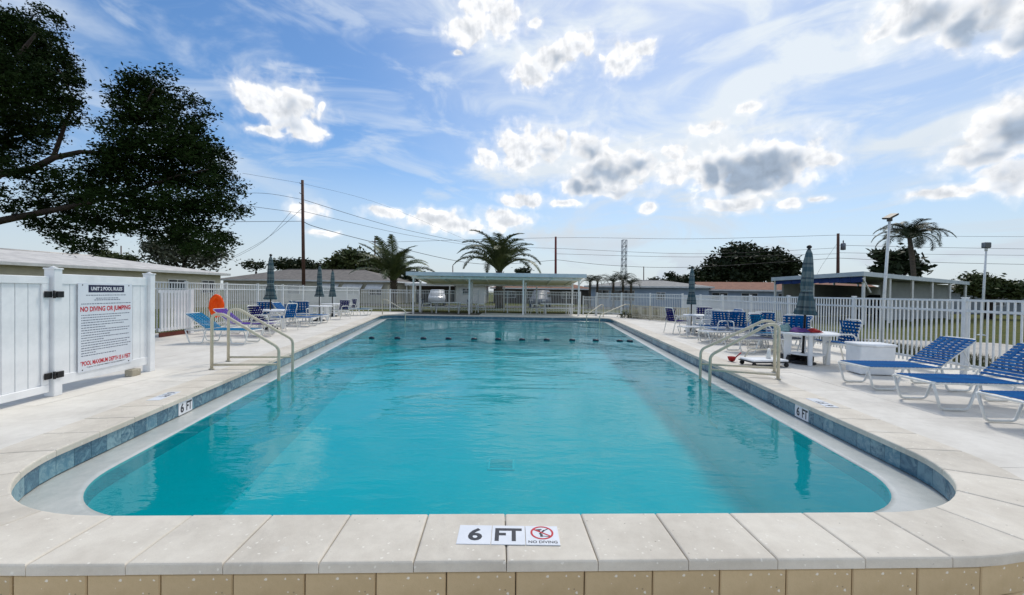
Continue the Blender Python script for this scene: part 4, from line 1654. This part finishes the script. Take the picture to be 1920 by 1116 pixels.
house('house', 'house with long pale roof behind the privacy fence', (-27.6, 18.5), (-24.6, 36), 11.0, 2.62, 3.75, M_beige, M_roofwhite,
      windows=((.55, 1.6, 1.6, 1.0), (.78, 1.6, 1.4, 1.0), (.93, 1.6, 1.2, 1.0)))
house('house', 'cream house with dark grey roof and white window awnings', (-35.2, 52), (-14.6, 50), 10, 2.5, 4.1, M_beige, M_roofgrey,
      windows=((.30, 1.5, 1.5, 1.1), (.44, 1.5, 1.5, 1.1), (.66, 1.5, 1.6, 1.1), (.80, 1.5, 1.6, 1.1), (.93, 1.5, 1.4, 1.1)),
      awn=((.66, 2.25, 2.4, .8), (.80, 2.25, 2.4, .8), (.93, 2.25, 2.0, .8)))
M_darkwall = mat('brown_siding', lin((92, 84, 78)), lin((74, 68, 64)), 1.5, .85, stretch=(.2, .2, 6))  # dark grey-brown walls of the brown-roofed house and the white carport
house('house', 'small white house seen under the pavilion beside its white carport', (-7.4, 56), (-3.6, 56), 9, 2.3, 3.2, M_whitewall, M_roofwhite,
      windows=((.36, 1.5, .9, .8),), doors=((.72, .9, 2.0),))
house('house', 'house with brown striped roof seen under the pavilion', (-2.6, 60), (10.6, 59), 9, 2.0, 3.4, M_darkwall, M_roofbrown,
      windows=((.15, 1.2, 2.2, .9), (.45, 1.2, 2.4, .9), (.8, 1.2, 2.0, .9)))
wc = thing('carport', 'white flat carport roof beyond the fence, seen under the pavilion', 'carport', (-10.2, 55, -.06))
slab('roof', [(-3, -2.5, 2.2), (2.7, -2.5, 2.2), (2.7, 3, 2.45), (-3, 3, 2.45), (-3, -2.5, 2.5), (2.7, -2.5, 2.5), (2.7, 3, 2.75), (-3, 3, 2.75)], M_trim, wc)
for sx in (-2.8, 2.5):
    for sy in (-2.3, 2.8):
        MB().box((sx, sy, 1.1), (.12, .12, 2.2)).build('post', M_trim, wc)
MB().box((-.1, 3.3, 1.15), (5.8, .1, 2.3)).build('back_wall', M_darkwall, wc)
house('house', 'blue-grey house with light grey hip roof right of the pavilion', (9.0, 50), (21.2, 46), 9, 2.25, 3.15, M_bluewall, M_rooflight,
      windows=((.12, 1.4, 1.5, 1.0), (.30, 1.3, 2.6, 1.2), (.62, 1.3, .9, .8)))
house('house', 'long house with reddish brown roof below the dark tree', (22.0, 49), (38, 44), 9, 2.0, 3.1, M_bluewall, M_roofbrown, roof='gable',
      windows=((.10, 1.3, 1.6, .9), (.28, 1.3, 1.6, .9), (.5, 1.3, 1.8, .9), (.72, 1.3, 1.6, .9)))
house('house', 'grey house with shallow roof behind the carport', (44, 44), (62, 35), 10, 2.2, 3.3, M_greywall, M_rooflight,
      windows=((.2, 1.3, 1.6, 1.0), (.5, 1.3, 1.6, 1.0)))
house('house', 'pale house at the frame edge beyond the lamp post', (48.5, 33), (60, 27), 9, 2.3, 3.7, M_whitewall, M_roofgrey, windows=((.15, 1.4, 1.5, 1.0),))

# carport on posts, right
cp0, cpc, cp1 = Vector((17.9, 29.5, 0)), Vector((18.7, 22.8, 0)), Vector((34.0, 31.8, 0))
cpr = thing('carport', 'open grey carport on white posts behind the lamp post', 'carport', cpc)
back = cp1 + (cp0 - cpc)
quad = [p - cpc for p in (cpc, cp1, back, cp0)]
zt_ = [2.72, 2.60, 2.56, 2.62]
slab('roof', [(q.x, q.y, z_) for q, z_ in zip(quad, zt_)] + [(q.x, q.y, z_ + .10) for q, z_ in zip(quad, zt_)], M_roofmetal, cpr)
for i, j in ((0, 1), (3, 0)):
    a, b = Vector((*quad[i].xy, zt_[i] + .02)), Vector((*quad[j].xy, zt_[j] + .02))
    a2, b2 = a * 1.0, b * 1.0
    MB().beam(a2 + Vector((0, -.03, 0)), b2 + Vector((0, -.03, 0)), .06, .24).build('fascia', M_roofmetal, cpr)
for i, j, n in ((0, 1, 5), (3, 0, 2), (3, 2, 4)):
    for k in range(n + 1):
        if (i, j) == (3, 0) and k in (n,):
            continue
        p = quad[i].lerp(quad[j], (k + .03) / (n + .06))
        z_ = zt_[i] + (zt_[j] - zt_[i]) * k / n
        ctr = sum(quad, Vector()) / 4
        p = p.lerp(ctr, .03)
        MB().box((p.x, p.y, z_ / 2), (.11, .11, z_ - .01)).build('post', M_trim, cpr)
pa = quad[0].lerp(quad[1], .05)
MB().beam((pa.x * 1 + .15, pa.y + .1, 1.75), (quad[0].x + .1, quad[0].y + .1, 2.5), .06, .06).build('brace', M_trim, cpr)
# blue valance along the near edge, in short lengths
for k in range(9):
    a = quad[3].lerp(quad[0], .04 + k * .105)
    b = quad[3].lerp(quad[0], .04 + (k + .97) * .105)
    MB().beam((a.x + .12, a.y, 2.42), (b.x + .12, b.y, 2.46), .02, .30).build('valance', mat('valance_blue', lin((28, 58, 120)), lin((22, 46, 100)), 4, .8), cpr)
wq = MB()
a, b = quad[2].lerp(quad[3], .02), quad[1].lerp(quad[2], .9)
wq.beam((quad[2].x * .98, quad[2].y * .98, 1.2), (quad[3].x + .8, quad[3].y, 1.2), .12, 2.4)
wq.build('back_wall', M_greywall, cpr)
a, b = quad[0].lerp(quad[1], .38) + Vector((-.6, 1.4, 0)), quad[1] + Vector((-.9, .6, 0))
MB().beam((a.x, a.y, 1.25), (b.x, b.y, 1.25), .12, 2.5).build('side_wall', M_greywall, cpr)


# ------------------------------------------------------------------ cars seen through the fence
def car(label, loc, rz, m, van=False):
    r_ = thing('parked_car', label, 'car', (loc[0], loc[1], -.05), rz, 'cars parked beyond the fence')
    hh = 1.78 if van else 1.72
    prof = [(-2.2, .35), (-2.25, .75), (-2.1, .98), (-1.2, 1.05), (-.55, hh - .06), (-.3, hh), (1.7, hh), (1.95, hh - .1), (2.2, 1.05), (2.25, .5), (2.2, .35)]
    b_ = bmesh.new()
    vs = [b_.verts.new((x_, -.85, z_)) for x_, z_ in prof]
    f_ = b_.faces.new(vs)
    ex = bmesh.ops.extrude_face_region(b_, geom=[f_])
    for e_ in ex['geom']:
        if isinstance(e_, bmesh.types.BMVert):
            e_.co.y = .85
    for v_ in b_.verts:
        if v_.co.z > 1.1:
            v_.co.y *= .84
    bmesh.ops.recalc_face_normals(b_, faces=b_.faces)
    bmesh.ops.bevel(b_, geom=list(b_.edges), offset=.05, segments=2, affect='EDGES')
    bm_obj(b_, 'body', m, r_, True)
    for sy in (-1, 1):
        for xa, xb in ((-.85, .25), (.35, 1.15), (1.25, 1.85)):
            y0_, y1_ = sy * .855, sy * .735
            MB().add([(xa if xa > -.8 else xa - .05, y0_, 1.10), (xb, y0_, 1.10), (xb - .03, y1_, hh - .14), (max(xa + .03, -.42), y1_, hh - .14)], [(0, 1, 2, 3)]).build('window', M_glass, r_)
        for xa in (-1.4, 1.4):
            w_ = MB().tube([(xa, sy * .68, .34), (xa, sy * .88, .34)], .34, 18).build('wheel', M_tyre, r_)
            MB().tube([(xa, sy * .88, .34), (xa, sy * .89, .34)], .2, 14).build('rim', M_steel, w_)
    MB().add([(-1.16, -.66, 1.09), (-1.16, .66, 1.09), (-.60, .6, hh - .12), (-.60, -.6, hh - .12)], [(0, 1, 2, 3)]).build('windscreen', M_glass, r_)
    MB().add([(2.18, -.66, 1.12), (2.18, .66, 1.12), (2.0, .6, hh - .16), (2.0, -.6, hh - .16)], [(0, 1, 2, 3)]).build('rear_window', M_glass, r_)
    for sy in (-.62, .62):
        MB().box((-2.22, sy, .74), (.06, .32, .14), bev=.02).build('headlight', M_trim, r_)
    return r_


car('white car parked beyond the fence, seen under the pavilion', V(*g2(820, 556, 47).xy), radians(97), M_carwhite)
car('silver car parked nose-on beyond the fence under the pavilion', V(*g2(1014, 560, 45).xy), radians(78), M_cargrey, True)
car('dark car under the carport', V(26.5, 30.5), radians(30), mat('car_navy', lin((26, 32, 54)), None, 2, .2, spec=.6))


# ------------------------------------------------------------------ trees
def leaves(name, clumps, n, size, m, parent, seed, twig=.35, flat=.5):
    """leaf faces gathered in twigs through the volume of every clump (centre, radii)"""
    R_ = np.random.RandomState(seed)
    vol = np.array([c[1][0] * c[1][2] for c in clumps])
    cnt = (vol / vol.sum() * n).astype(int)
    P = []
    for (c, rad), k in zip(clumps, cnt):
        nt = max(3, k // 22)
        d = R_.normal(size=(nt, 3))
        d /= np.linalg.norm(d, axis=1)[:, None]
        rr_ = R_.uniform(.0, 1, nt) ** .42
        tw_ = np.array(c) + d * rr_[:, None] * np.array(rad) * R_.uniform(.8, 1.12, (nt, 1))
        pick = R_.randint(0, nt, k)
        q = tw_[pick] + R_.normal(size=(k, 3)) * twig * np.array([1, 1, .55]) * .5
        P.append(q)
    P = np.concatenate(P)
    k = len(P)
    a = R_.normal(size=(k, 3))
    a[:, 2] *= flat
    a /= np.linalg.norm(a, axis=1)[:, None]
    b = np.cross(a, R_.normal(size=(k, 3)))
    b /= np.linalg.norm(b, axis=1)[:, None]
    s_ = size * R_.uniform(.6, 1.35, k)[:, None]
    Vx = np.stack([P - a * s_, P + b * s_ * .42, P + a * s_, P - b * s_ * .42], 1).reshape(-1, 3)
    me = bpy.data.meshes.new(name)
    me.from_pydata(Vx.tolist(), [], np.arange(4 * k).reshape(-1, 4).tolist())
    me.materials.append(m)
    return inst(me, name, parent)


def px_clump(cx, cy, rx, ry, Y, root, dep=None):
    p = at(cx, cy, Y)
    k = Y / F
    return ((p.x - root.x, p.y - root.y, p.z - root.z), (rx * k, (dep or (rx + ry) / 2 * k), ry * k))


def tree(name, label, base, clumps, n, size, m, bark, trunk_r, seed, limbs=True, twig=.35, group='trees beyond the fences', extra=()):
    root = thing(name, label, 'tree', base, 0, group)
    cl = [px_clump(*c[:4], c[4], base) for c in clumps]
    big = sorted(cl, key=lambda c: -c[1][0] * c[1][2])
    top = sum((Vector(c[0]) for c in cl), Vector()) / len(cl)
    fork = Vector((top.x * .25, top.y * .25, max(.5, min(c[0][2] - c[1][2] for c in cl) * .9)))
    tr_ = MB()
    tr_.tube([(0, 0, -.1), (fork.x * .3, fork.y * .3, fork.z * .5), fork], [trunk_r * 1.25, trunk_r, trunk_r * .85], 10)
    trunk = tr_.build('trunk', bark, root)
    for c in big[:7]:
        e_ = Vector(c[0])
        mid = fork.lerp(e_, .5) + Vector((0, 0, .12 * (e_ - fork).length))
        MB().tube([fork, mid, e_, e_ + (e_ - mid) * .3], [trunk_r * .6, trunk_r * .38, trunk_r * .18, .01], 7).build('limb', bark, trunk)
    leaves('crown', cl, n, size, m, root, seed, twig)
    return root


OY = 14.0
ob_ = at(-150, 548, OY)
oak = thing('oak_tree', 'big dark oak reaching into the frame above the privacy fence', 'tree', (ob_.x, OY, -.06))
oc = [(40, 70, 85, 50), (88, 120, 62, 46), (20, 150, 110, 70), (100, 185, 52, 46), (45, 225, 78, 45), (10, 260, 80, 60), (-110, 120, 110, 120), (-120, 270, 120, 90),
      (252, 190, 28, 42), (290, 170, 62, 34), (300, 230, 90, 56), (250, 268, 52, 44), (350, 270, 62, 58), (250, 315, 90, 52), (350, 320, 82, 52), (395, 290, 32, 26), (425, 345, 34, 30),
      (190, 322, 54, 28), (410, 385, 48, 40), (320, 385, 88, 46), (230, 380, 72, 36), (150, 345, 56, 26), (280, 425, 72, 28), (372, 430, 46, 34), (180, 418, 52, 24), (112, 420, 36, 22),
      (105, 370, 48, 18), (340, 458, 26, 22), (40, 320, 46, 26), (8, 372, 24, 22), (165, 455, 20, 12), (395, 455, 26, 20), (10, 60, 60, 50)]
rb = random.Random(2)
cl = [px_clump(a, b, c * .84, d * .84, OY + rb.uniform(-1.0, 1.6), Vector((ob_.x, OY, -.06)), dep=1.1) for a, b, c, d in oc]
for k in range(120):                                           # ragged sprays beyond the main masses
    a, b, c, d = rb.choice(oc)
    th_ = rb.uniform(0, 2 * pi)
    cl.append(px_clump(a + c * 1.06 * cos(th_), b + d * 1.08 * sin(th_), rb.uniform(7, 19), rb.uniform(5, 12), OY + rb.uniform(-.6, 1.2), Vector((ob_.x, OY, -.06)), dep=.4))
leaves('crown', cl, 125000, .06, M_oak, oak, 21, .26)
W2 = lambda px_, py_, dy=0: at(px_, py_, OY + dy) - Vector((ob_.x, OY, -.06))
tk = MB().tube([(0, 0, -.1), (.1, 0, 1.2), (.05, 0, 2.6)], [.62, .46, .42], 14).build('trunk', M_bark, oak)
for pts, r0 in (([(-150, 430), (-60, 430), (0, 414), (60, 402), (130, 388), (200, 372), (270, 352), (330, 330), (390, 318)], .15),
                ([(-150, 400), (-70, 345), (0, 326), (60, 318), (100, 296), (150, 285), (215, 287), (290, 262), (330, 222)], .16),
                ([(-140, 380), (-90, 240), (-30, 160), (30, 110), (70, 60)], .17),
                ([(100, 296), (120, 240), (140, 190), (110, 130)], .07),
                ([(215, 287), (250, 250), (270, 200), (290, 165)], .06),
                ([(200, 372), (260, 385), (330, 400), (380, 440)], .05),
                ([(60, 318), (90, 350), (110, 375)], .04),
                ([(130, 388), (165, 410), (180, 430)], .035)):
    n_ = len(pts)
    MB().tube([W2(x_, y_, .25 * sin(i * 1.3)) for i, (x_, y_) in enumerate(pts)], [max(.012, r0 * (1 - i / n_)) for i in range(n_)], 9).build('limb', M_bark, tk)

B_ = lambda px_, Y: (at(px_, 548, Y).x, Y, -.06)
tree('sparse_tree', 'sparse grey-green tree behind the pale-roofed house', Vector(B_(345, 46)), [(310, 470, 40, 30, 46), (350, 480, 50, 26, 46), (395, 485, 30, 24, 46), (345, 455, 25, 22, 46), (285, 455, 18, 16, 46)],
     3800, .24, M_leafgrey, M_bark, .22, 31, twig=.9)
tree('bushy_tree', 'low dark tree above the pale roof, right of the slim post', Vector(B_(205, 50)), [(200, 481, 34, 8, 50), (240, 486, 22, 7, 50)], 1500, .2, M_leafmid, M_bark, .2, 32, twig=.6)
tree('dark_tree', 'small dark tree over the grey roof beside the tall pole', Vector(B_(550, 75)), [(530, 497, 20, 8, 75), (556, 496, 34, 10, 75), (585, 501, 18, 7, 75)], 2200, .32, M_leafdark, M_bark, .3, 33, twig=1.0)
tree('thin_tree', 'thin leafy tree top over the grey roof behind the tallest umbrella', Vector(B_(480, 75)), [(480, 497, 22, 8, 75)], 420, .3, M_leafdark, M_bark, .2, 34, twig=1.0)
tree('green_tree', 'green tree between the tall pole and the left palm', Vector(B_(660, 62)), [(655, 490, 34, 20, 62), (625, 503, 26, 13, 62), (690, 500, 26, 22, 62), (665, 478, 20, 12, 62)], 4600, .3, M_leafmid, M_bark, .3, 35, twig=1.0)
tree('broad_dark_tree', 'broad dark tree crown above the reddish brown roof', Vector(B_(1405, 64)),
     [(1400, 492, 66, 32, 64), (1450, 500, 52, 24, 64), (1345, 508, 44, 22, 64), (1385, 472, 36, 16, 64), (1440, 478, 30, 12, 64), (1320, 520, 30, 14, 64), (1480, 500, 28, 20, 64), (1400, 520, 95, 14, 64)],
     15000, .32, M_leafdark, M_bark, .5, 36, twig=.9)
tree('broadleaf_tree', 'dark broad-leaved tree behind the carport roof', Vector(B_(1690, 36)), [(1690, 488, 30, 20, 36), (1665, 502, 24, 14, 36), (1712, 505, 22, 12, 36), (1655, 478, 16, 10, 36)],
     1500, .30, M_leafdark, M_bark, .22, 37, twig=.6)
tree('hedge_tree', 'green tree behind the right lamp post', Vector(B_(1855, 33)), [(1835, 540, 38, 14, 33), (1875, 542, 40, 14, 33), (1832, 526, 18, 10, 33), (1910, 546, 26, 12, 33)], 5600, .17, M_leafmid, M_bark, .3, 38, twig=.8)
tree('thin_pine', 'thin pine standing alone beyond the blue-grey house', Vector(B_(1258, 95)), [(1256, 518, 12, 5, 95), (1250, 524, 8, 3, 95), (1264, 523, 8, 4, 95)], 420, .35, M_leafdark, M_bark, .25, 39, twig=.9)
tree('far_bush', 'low dark bushes on the skyline right of the transmission tower', Vector(B_(1240, 90)), [(1225, 531, 20, 6, 90), (1255, 536, 26, 8, 90), (1285, 530, 14, 12, 90)], 2200, .4, M_leafdark, M_bark, .2, 40, twig=1.2)
tree('far_bush', 'dark bush showing above the pavilion roof beside the red pole', Vector(B_(982, 95)), [(982, 509, 14, 7, 95)], 500, .4, M_leafdark, M_bark, .2, 41, twig=1.0)
tree('dark_tree', 'dark bush crowded below the left palm', Vector(B_(760, 60)), [(752, 530, 26, 14, 60), (700, 528, 16, 12, 60), (772, 518, 16, 10, 60)], 2200, .3, M_leafdark, M_bark, .25, 42, twig=.9)
# a low hedge at the far fence corner
hd = thing('hedge', 'low brownish hedge behind the low railing', 'hedge', g(1238, 600))
hb = Vector(hd.location)
leaves('foliage', [px_clump(x_, 592, 22, 9, 26.6 - (x_ - 1190) * .025, hb, dep=.35) for x_ in range(1185, 1292, 14)], 7000, .055, M_hedge, hd, 51, .2)
MB().tube([(-1.5, .9, -.05), (0, 0, -.05), (1.4, -1, -.05)], .05, 6).build('stems', M_bark, hd)


# ------------------------------------------------------------------ palms
def frond_mesh(L, droop, seed, n=34, wid=.55, m=M_frond, v=.35):
    """rachis rising from the origin along +x and bending down, with two ranks of leaflets"""
    R_ = random.Random(seed)
    mb = MB()
    pts = []
    ang0 = radians(58)
    x_ = z_ = 0.0
    seg = 14
    for i in range(seg + 1):
        pts.append(Vector((x_, 0, z_)))
        f = i / seg
        a = ang0 - droop * f ** 1.3
        x_ += cos(a) * L / seg
        z_ += sin(a) * L / seg
    mb.tube(pts, [.045 * (L / 2.5) * (1 - .85 * i / seg) + .004 for i in range(seg + 1)], 5)
    for k in range(n):
        f = .14 + .86 * (k + .5) / n
        i = min(int(f * seg), seg - 1)
        p = pts[i].lerp(pts[i + 1], f * seg - i)
        d = (pts[i + 1] - pts[i]).normalized()
        up = Vector((-d.z, 0, d.x))
        ln = wid * (sin(pi * min(1, .12 + f * .86)) ** .6) * R_.uniform(.85, 1.1)
        for sy in (-1, 1):
            q = (d * R_.uniform(.45, .75) + Vector((0, sy, 0)) + up * v * R_.uniform(.3, 1.2)).normalized()
            tip = p + q * ln + Vector((0, 0, -.22 * ln))
            mid = p + q * ln * .5
            wv = d * .013 * (L / 2.5) + up * .003
            mb.add([p - wv, p + wv, mid + wv * 1.2, tip, mid - wv * 1.2], [(0, 1, 2, 4), (4, 2, 3)])
    return mb.mesh('frond', m)


def palm(name, label, base, th, nf, L, m=M_frond, seed=1, trunk_r=.2, droop=(1.2, 2.6), lean=(0, 0), pitch=(-.5, .55), group='palms', n=34, wid=.55, boots=True):
    R_ = random.Random(seed)
    root = thing(name, label, 'palm', base, 0, group)
    top = Vector((lean[0], lean[1], th))
    pts = [Vector((lean[0] * f * f, lean[1] * f * f, th * f)) for f in (0, .2, .4, .6, .8, 1)]
    tk_ = MB().tube(pts, [trunk_r * 1.2, trunk_r, trunk_r * .95, trunk_r * .95, trunk_r, trunk_r * .8], 12)
    if boots:
        for k in range(40):
            a, z_ = k * 2.4, th * (.45 + .55 * k / 40)
            c_ = Vector((lean[0] * (z_ / th) ** 2, lean[1] * (z_ / th) ** 2, z_))
            tk_.tube([c_ + Vector((cos(a), sin(a), 0)) * trunk_r * .8, c_ + Vector((cos(a) * 1.35, sin(a) * 1.35, .9)) * trunk_r], [.05, .02], 5)
    tk_.build('trunk', M_palmbark, root)
    vars_ = [frond_mesh(L * R_.uniform(.9, 1.1), R_.uniform(*droop), seed * 10 + i, n, wid, m) for i in range(5)]
    for k in range(nf):
        yaw = k * 2.39996 + R_.uniform(-.25, .25)
        f = k / nf
        pt_ = pitch[0] + (pitch[1] - pitch[0]) * f + R_.uniform(-.1, .1)
        inst(vars_[k % 5], 'frond', root, top + Vector((0, 0, -.1)), (R_.uniform(-.25, .25), pt_, yaw))
    return root


palm('date_palm', 'stout palm with arching fronds left of the pavilion', B_(738, 40), 2.5, 28, 4.7, M_frond, 3, .28, (.9, 2.1), pitch=(-.62, .30), wid=.8, n=72)
palm('date_palm', 'palm with upswept feather fronds behind the pavilion roof', B_(936, 42), 3.6, 28, 5.2, M_frond, 5, .34, (.9, 2.2), pitch=(-.66, .22), wid=.85, n=78)
palm('coconut_palm', 'tall palm with drooping fronds behind the carport', B_(1716, 33), 6.2, 24, 2.7, M_frondk, 8, .17, (1.6, 2.9), (-.55, 0), (-.35, .6), wid=.6, boots=False, n=64)
for i, (px_, Y, th, L) in enumerate(((1106, 44, 2.8, 1.5), (1120, 46, 2.9, 1.5), (1150, 44, 2.8, 1.7), (1168, 46, 3.0, 1.8), (1183, 43, 2.6, 1.4))):
    palm('small_palm', ['small dark palm touching the pavilion roof end', 'second small dark palm from the pavilion roof end', 'small dark palm left of the transmission tower',
                        'small dark palm in front of the transmission tower', 'last small palm over the grey roof'][i], B_(px_, Y), th, 16, L, M_frondk, 20 + i, .12, (1.3, 2.6), pitch=(-.3, .6), group='small palms over the grey roof', n=18, wid=.5, boots=False)


# ------------------------------------------------------------------ poles, lamps, wires
def pole(name, label, px_, ytop, Y, r, m=M_wood, group='utility poles', arms=(), lean=0.0):
    p, q = at(px_, ytop, Y), at(px_ + lean, 548, Y)
    root = thing(name, label, 'pole', (q.x, Y, -.06), 0, group)
    MB().tube([(0, 0, 0), (p.x - q.x, 0, p.z + .06)], [r * 1.15, r * .85], 10).build('shaft', m, root)
    for z_, w_ in arms:
        MB().box((0, -.12, p.z + .06 - z_), (w_, .1, .12)).build('cross_arm', m, root)
        for s_ in (-.45, .45):
            MB().lathe([(.03, 0), (.05, .05), (.03, .14)], 8).build('insulator', M_steel, root, (s_ * w_, -.12, p.z + .12 - z_))
    return root, Vector((p.x, Y, p.z))


P1, p1t = pole('utility_pole', 'tall reddish utility pole behind the grey roof', 567, 338, 39, .14, lean=3)
for k in range(3):
    MB().tube([(-.05, -.15, 11.0 - .9 * k), (-.35, -.3, 11.2 - .9 * k)], .03, 6).build('bracket', M_dark, P1)
pole('utility_pole', 'thin dark pole behind the left palm', 703, 446, 75, .13, arms=((.7, 1.2),))
P3, p3t = pole('utility_pole', 'reddish pole rising behind the pavilion roof', 1042, 444, 62, .17, mat('pole_red', lin((128, 62, 58)), lin((96, 46, 46)), 4, .85))
P4_, p4t = pole('utility_pole', 'dark utility pole with a transformer can left of the carport', 1571.5, 438, 58, .19)
tf = MB().lathe([(.05, 0), (.30, .04), (.30, .85), (.22, .95), (.06, 1.0)], 14).build('transformer', M_steel, P4_, (.46, -.1, p4t.z - 2.2))
MB().lathe([(.05, 0), (.08, .1), (.04, .35)], 8).build('bushing', M_dark, tf, (0, 0, 1.0))
pole('utility_pole', 'slim far post over the pale roof, left of the sparse tree', 227, 461, 90, .12)
pole('utility_pole', 'slim far post between the left palm and the pavilion palm', 849, 498, 110, .13)
pole('utility_pole', 'slim far post right of the transmission tower', 1207, 500, 120, .14)

# lattice tower
ty = 150
tb_, tt_ = at(1169, 548, ty), at(1169.5, 450, ty)
tw_r = thing('transmission_tower', 'thin steel lattice tower on the skyline', 'tower', (tb_.x, ty, -.06))
Ht = tt_.z + .06
for sx in (-1, 1):
    for sy in (-1, 1):
        MB().tube([(sx * 1.4, sy * 1.4, 0), (sx * .75, sy * .75, Ht * .55), (sx * .75, sy * .75, Ht)], .10, 6).build('leg', M_steel, tw_r)
for k in range(9):
    z0_, z1_ = Ht * k / 9, Ht * (k + 1) / 9
    wd = lambda z_: 1.4 - .65 * min(1, z_ / (Ht * .55))
    a, b = wd(z0_), wd(z1_)
    br = MB()
    for sy in (-1, 1):
        br.tube([(-a, sy * a, z0_), (b, sy * b, z1_)], .06, 5).tube([(a, sy * a, z0_), (-b, sy * b, z1_)], .06, 5)
        br.tube([(-b, sy * b, z1_), (b, sy * b, z1_)], .06, 5)
    br.build('brace', M_steel, tw_r)


def lamp(label, px_, ytop, Y, lean, kind):
    p, q = at(px_, ytop, Y), at(px_ + lean, 620, Y)
    root = thing('lamp_post', label, 'lamp post', (q.x, Y, -.06), 0, 'flood lamp posts')
    d = Vector((p.x - q.x, 0, p.z + .06))
    d = d * ((p.z + .06) / (p.z - q.z)) if False else d
    MB().tube([(0, 0, 0), d], [.05, .036], 12).build('shaft', M_alu, root)
    MB().lathe([(.14, 0), (.14, .03), (.07, .05)], 14).build('base_plate', M_alu, root)
    if kind:
        hd_ = MB().box((0, 0, 0), (.34, .28, .05), bev=.015).build('lamp_head', M_dark, root, d + Vector((.02, 0, .14)), (radians(10), radians(-28), 0))
        MB().box((0, 0, -.03), (.30, .24, .012)).build('lens', M_glass, hd_)
        MB().box((0, 0, .07), (.10, .12, .10), bev=.01).build('bracket', M_dark, root, d + Vector((0, 0, -.04)))
    else:
        hd_ = MB().box((0, 0, 0), (.28, .16, .24), bev=.02).build('lamp_head', M_steel, root, d + Vector((0, 0, .18)))
        MB().box((0, -.084, 0), (.23, .012, .18)).build('lens', M_glass, hd_)
        MB().tube([(0, 0, -.06), (0, 0, .04)], .05, 8).build('bracket', M_alu, root, d)
    return root


lamp('white lamp post with a slanted dark panel head before the carport', 1668, 414, 13.5, -16, 1)
lamp('lamp post with a square grey head at the frame edge', 1849, 468, 18.0, -9, 0)

wires = [  # far-off cables: photo points and distance at each end
    ('upper thin cable from the tall pole to the oak', [(455, 325), (567, 344)], 30, 39, .010),
    ('power cable from the tall pole running behind the oak', [(0, 385), (300, 408), (460, 363), (567, 374)], 30, 39, .016),
    ('second power cable from the tall pole into the oak', [(440, 383), (567, 400)], 30, 39, .016),
    ('level telephone cable from the tall pole to the oak', [(300, 417), (567, 415)], 30, 39, .020),
    ('top cable from the tall pole towards the pavilion palm', [(567, 344), (720, 385), (885, 455)], 39, 62, .010),
    ('thick cable from the tall pole ending above the pavilion palm', [(567, 374), (740, 426), (890, 459)], 39, 62, .022),
    ('cable below the thick one, tall pole to the pavilion palm', [(567, 396), (750, 438), (880, 460)], 39, 62, .018),
    ('telephone cable sagging from the tall pole behind the left palm', [(567, 414), (600, 428), (730, 461), (900, 495), (1042, 488)], 39, 62, .028),
    ('service drop from the tall pole to the grey roof', [(565, 392), (510, 440), (460, 470), (410, 494)], 39, 50, .014),
    ('slack service drop beside the first one', [(545, 398), (500, 448), (455, 476), (405, 498)], 39, 50, .014),
    ('top cable of the far line, red pole to the transformer pole', [(700, 455), (1042, 446), (1300, 448), (1571, 441)], 62, 58, .022),
    ('middle cable of the far line right of the red pole', [(880, 462), (1042, 466), (1310, 476), (1571, 465)], 62, 58, .022),
    ('lower cable of the far line right of the red pole', [(1042, 476), (1300, 482), (1571, 476)], 62, 58, .022),
    ('lowest cable of the far line right of the red pole', [(1042, 487), (1150, 498), (1300, 501), (1571, 484)], 62, 58, .028),
    ('top cable right of the transformer pole', [(1571, 441), (1750, 443), (1925, 444)], 58, 60, .020),
    ('second cable right of the transformer pole', [(1571, 460), (1750, 464), (1925, 467)], 58, 60, .024),
    ('third cable right of the transformer pole', [(1571, 474), (1750, 477), (1925, 479)], 58, 60, .022),
    ('lowest cable right of the transformer pole', [(1571, 484), (1750, 492), (1925, 496)], 58, 60, .028),
    ('guy wire slanting from the transformer pole', [(1571, 455), (1540, 500), (1520, 540)], 58, 58, .014),
]
for lb, pts, ya, yb, r_ in wires:
    n_ = len(pts)
    tot = abs(pts[-1][0] - pts[0][0]) or 1
    P3d = []
    for i in range(n_):
        f = abs(pts[i][0] - pts[0][0]) / tot
        P3d.append(at(pts[i][0], pts[i][1], ya + (yb - ya) * f))
    # smooth curve through the points
    S3 = []
    for i in range(n_ - 1):
        a, b = P3d[i], P3d[i + 1]
        pa_, pb_ = P3d[max(i - 1, 0)], P3d[min(i + 2, n_ - 1)]
        for k in range(8):
            f = k / 8
            f2, f3 = f * f, f * f * f
            S3.append(.5 * ((2 * a) + (b - pa_) * f + (2 * pa_ - 5 * a + 4 * b - pb_) * f2 + (3 * a - pa_ - 3 * b + pb_) * f3))
    S3.append(P3d[-1])
    o = MB().tube(S3, r_, 5).build('overhead_cable', M_wire)
    tag(o, lb, 'cable', 'overhead cables')
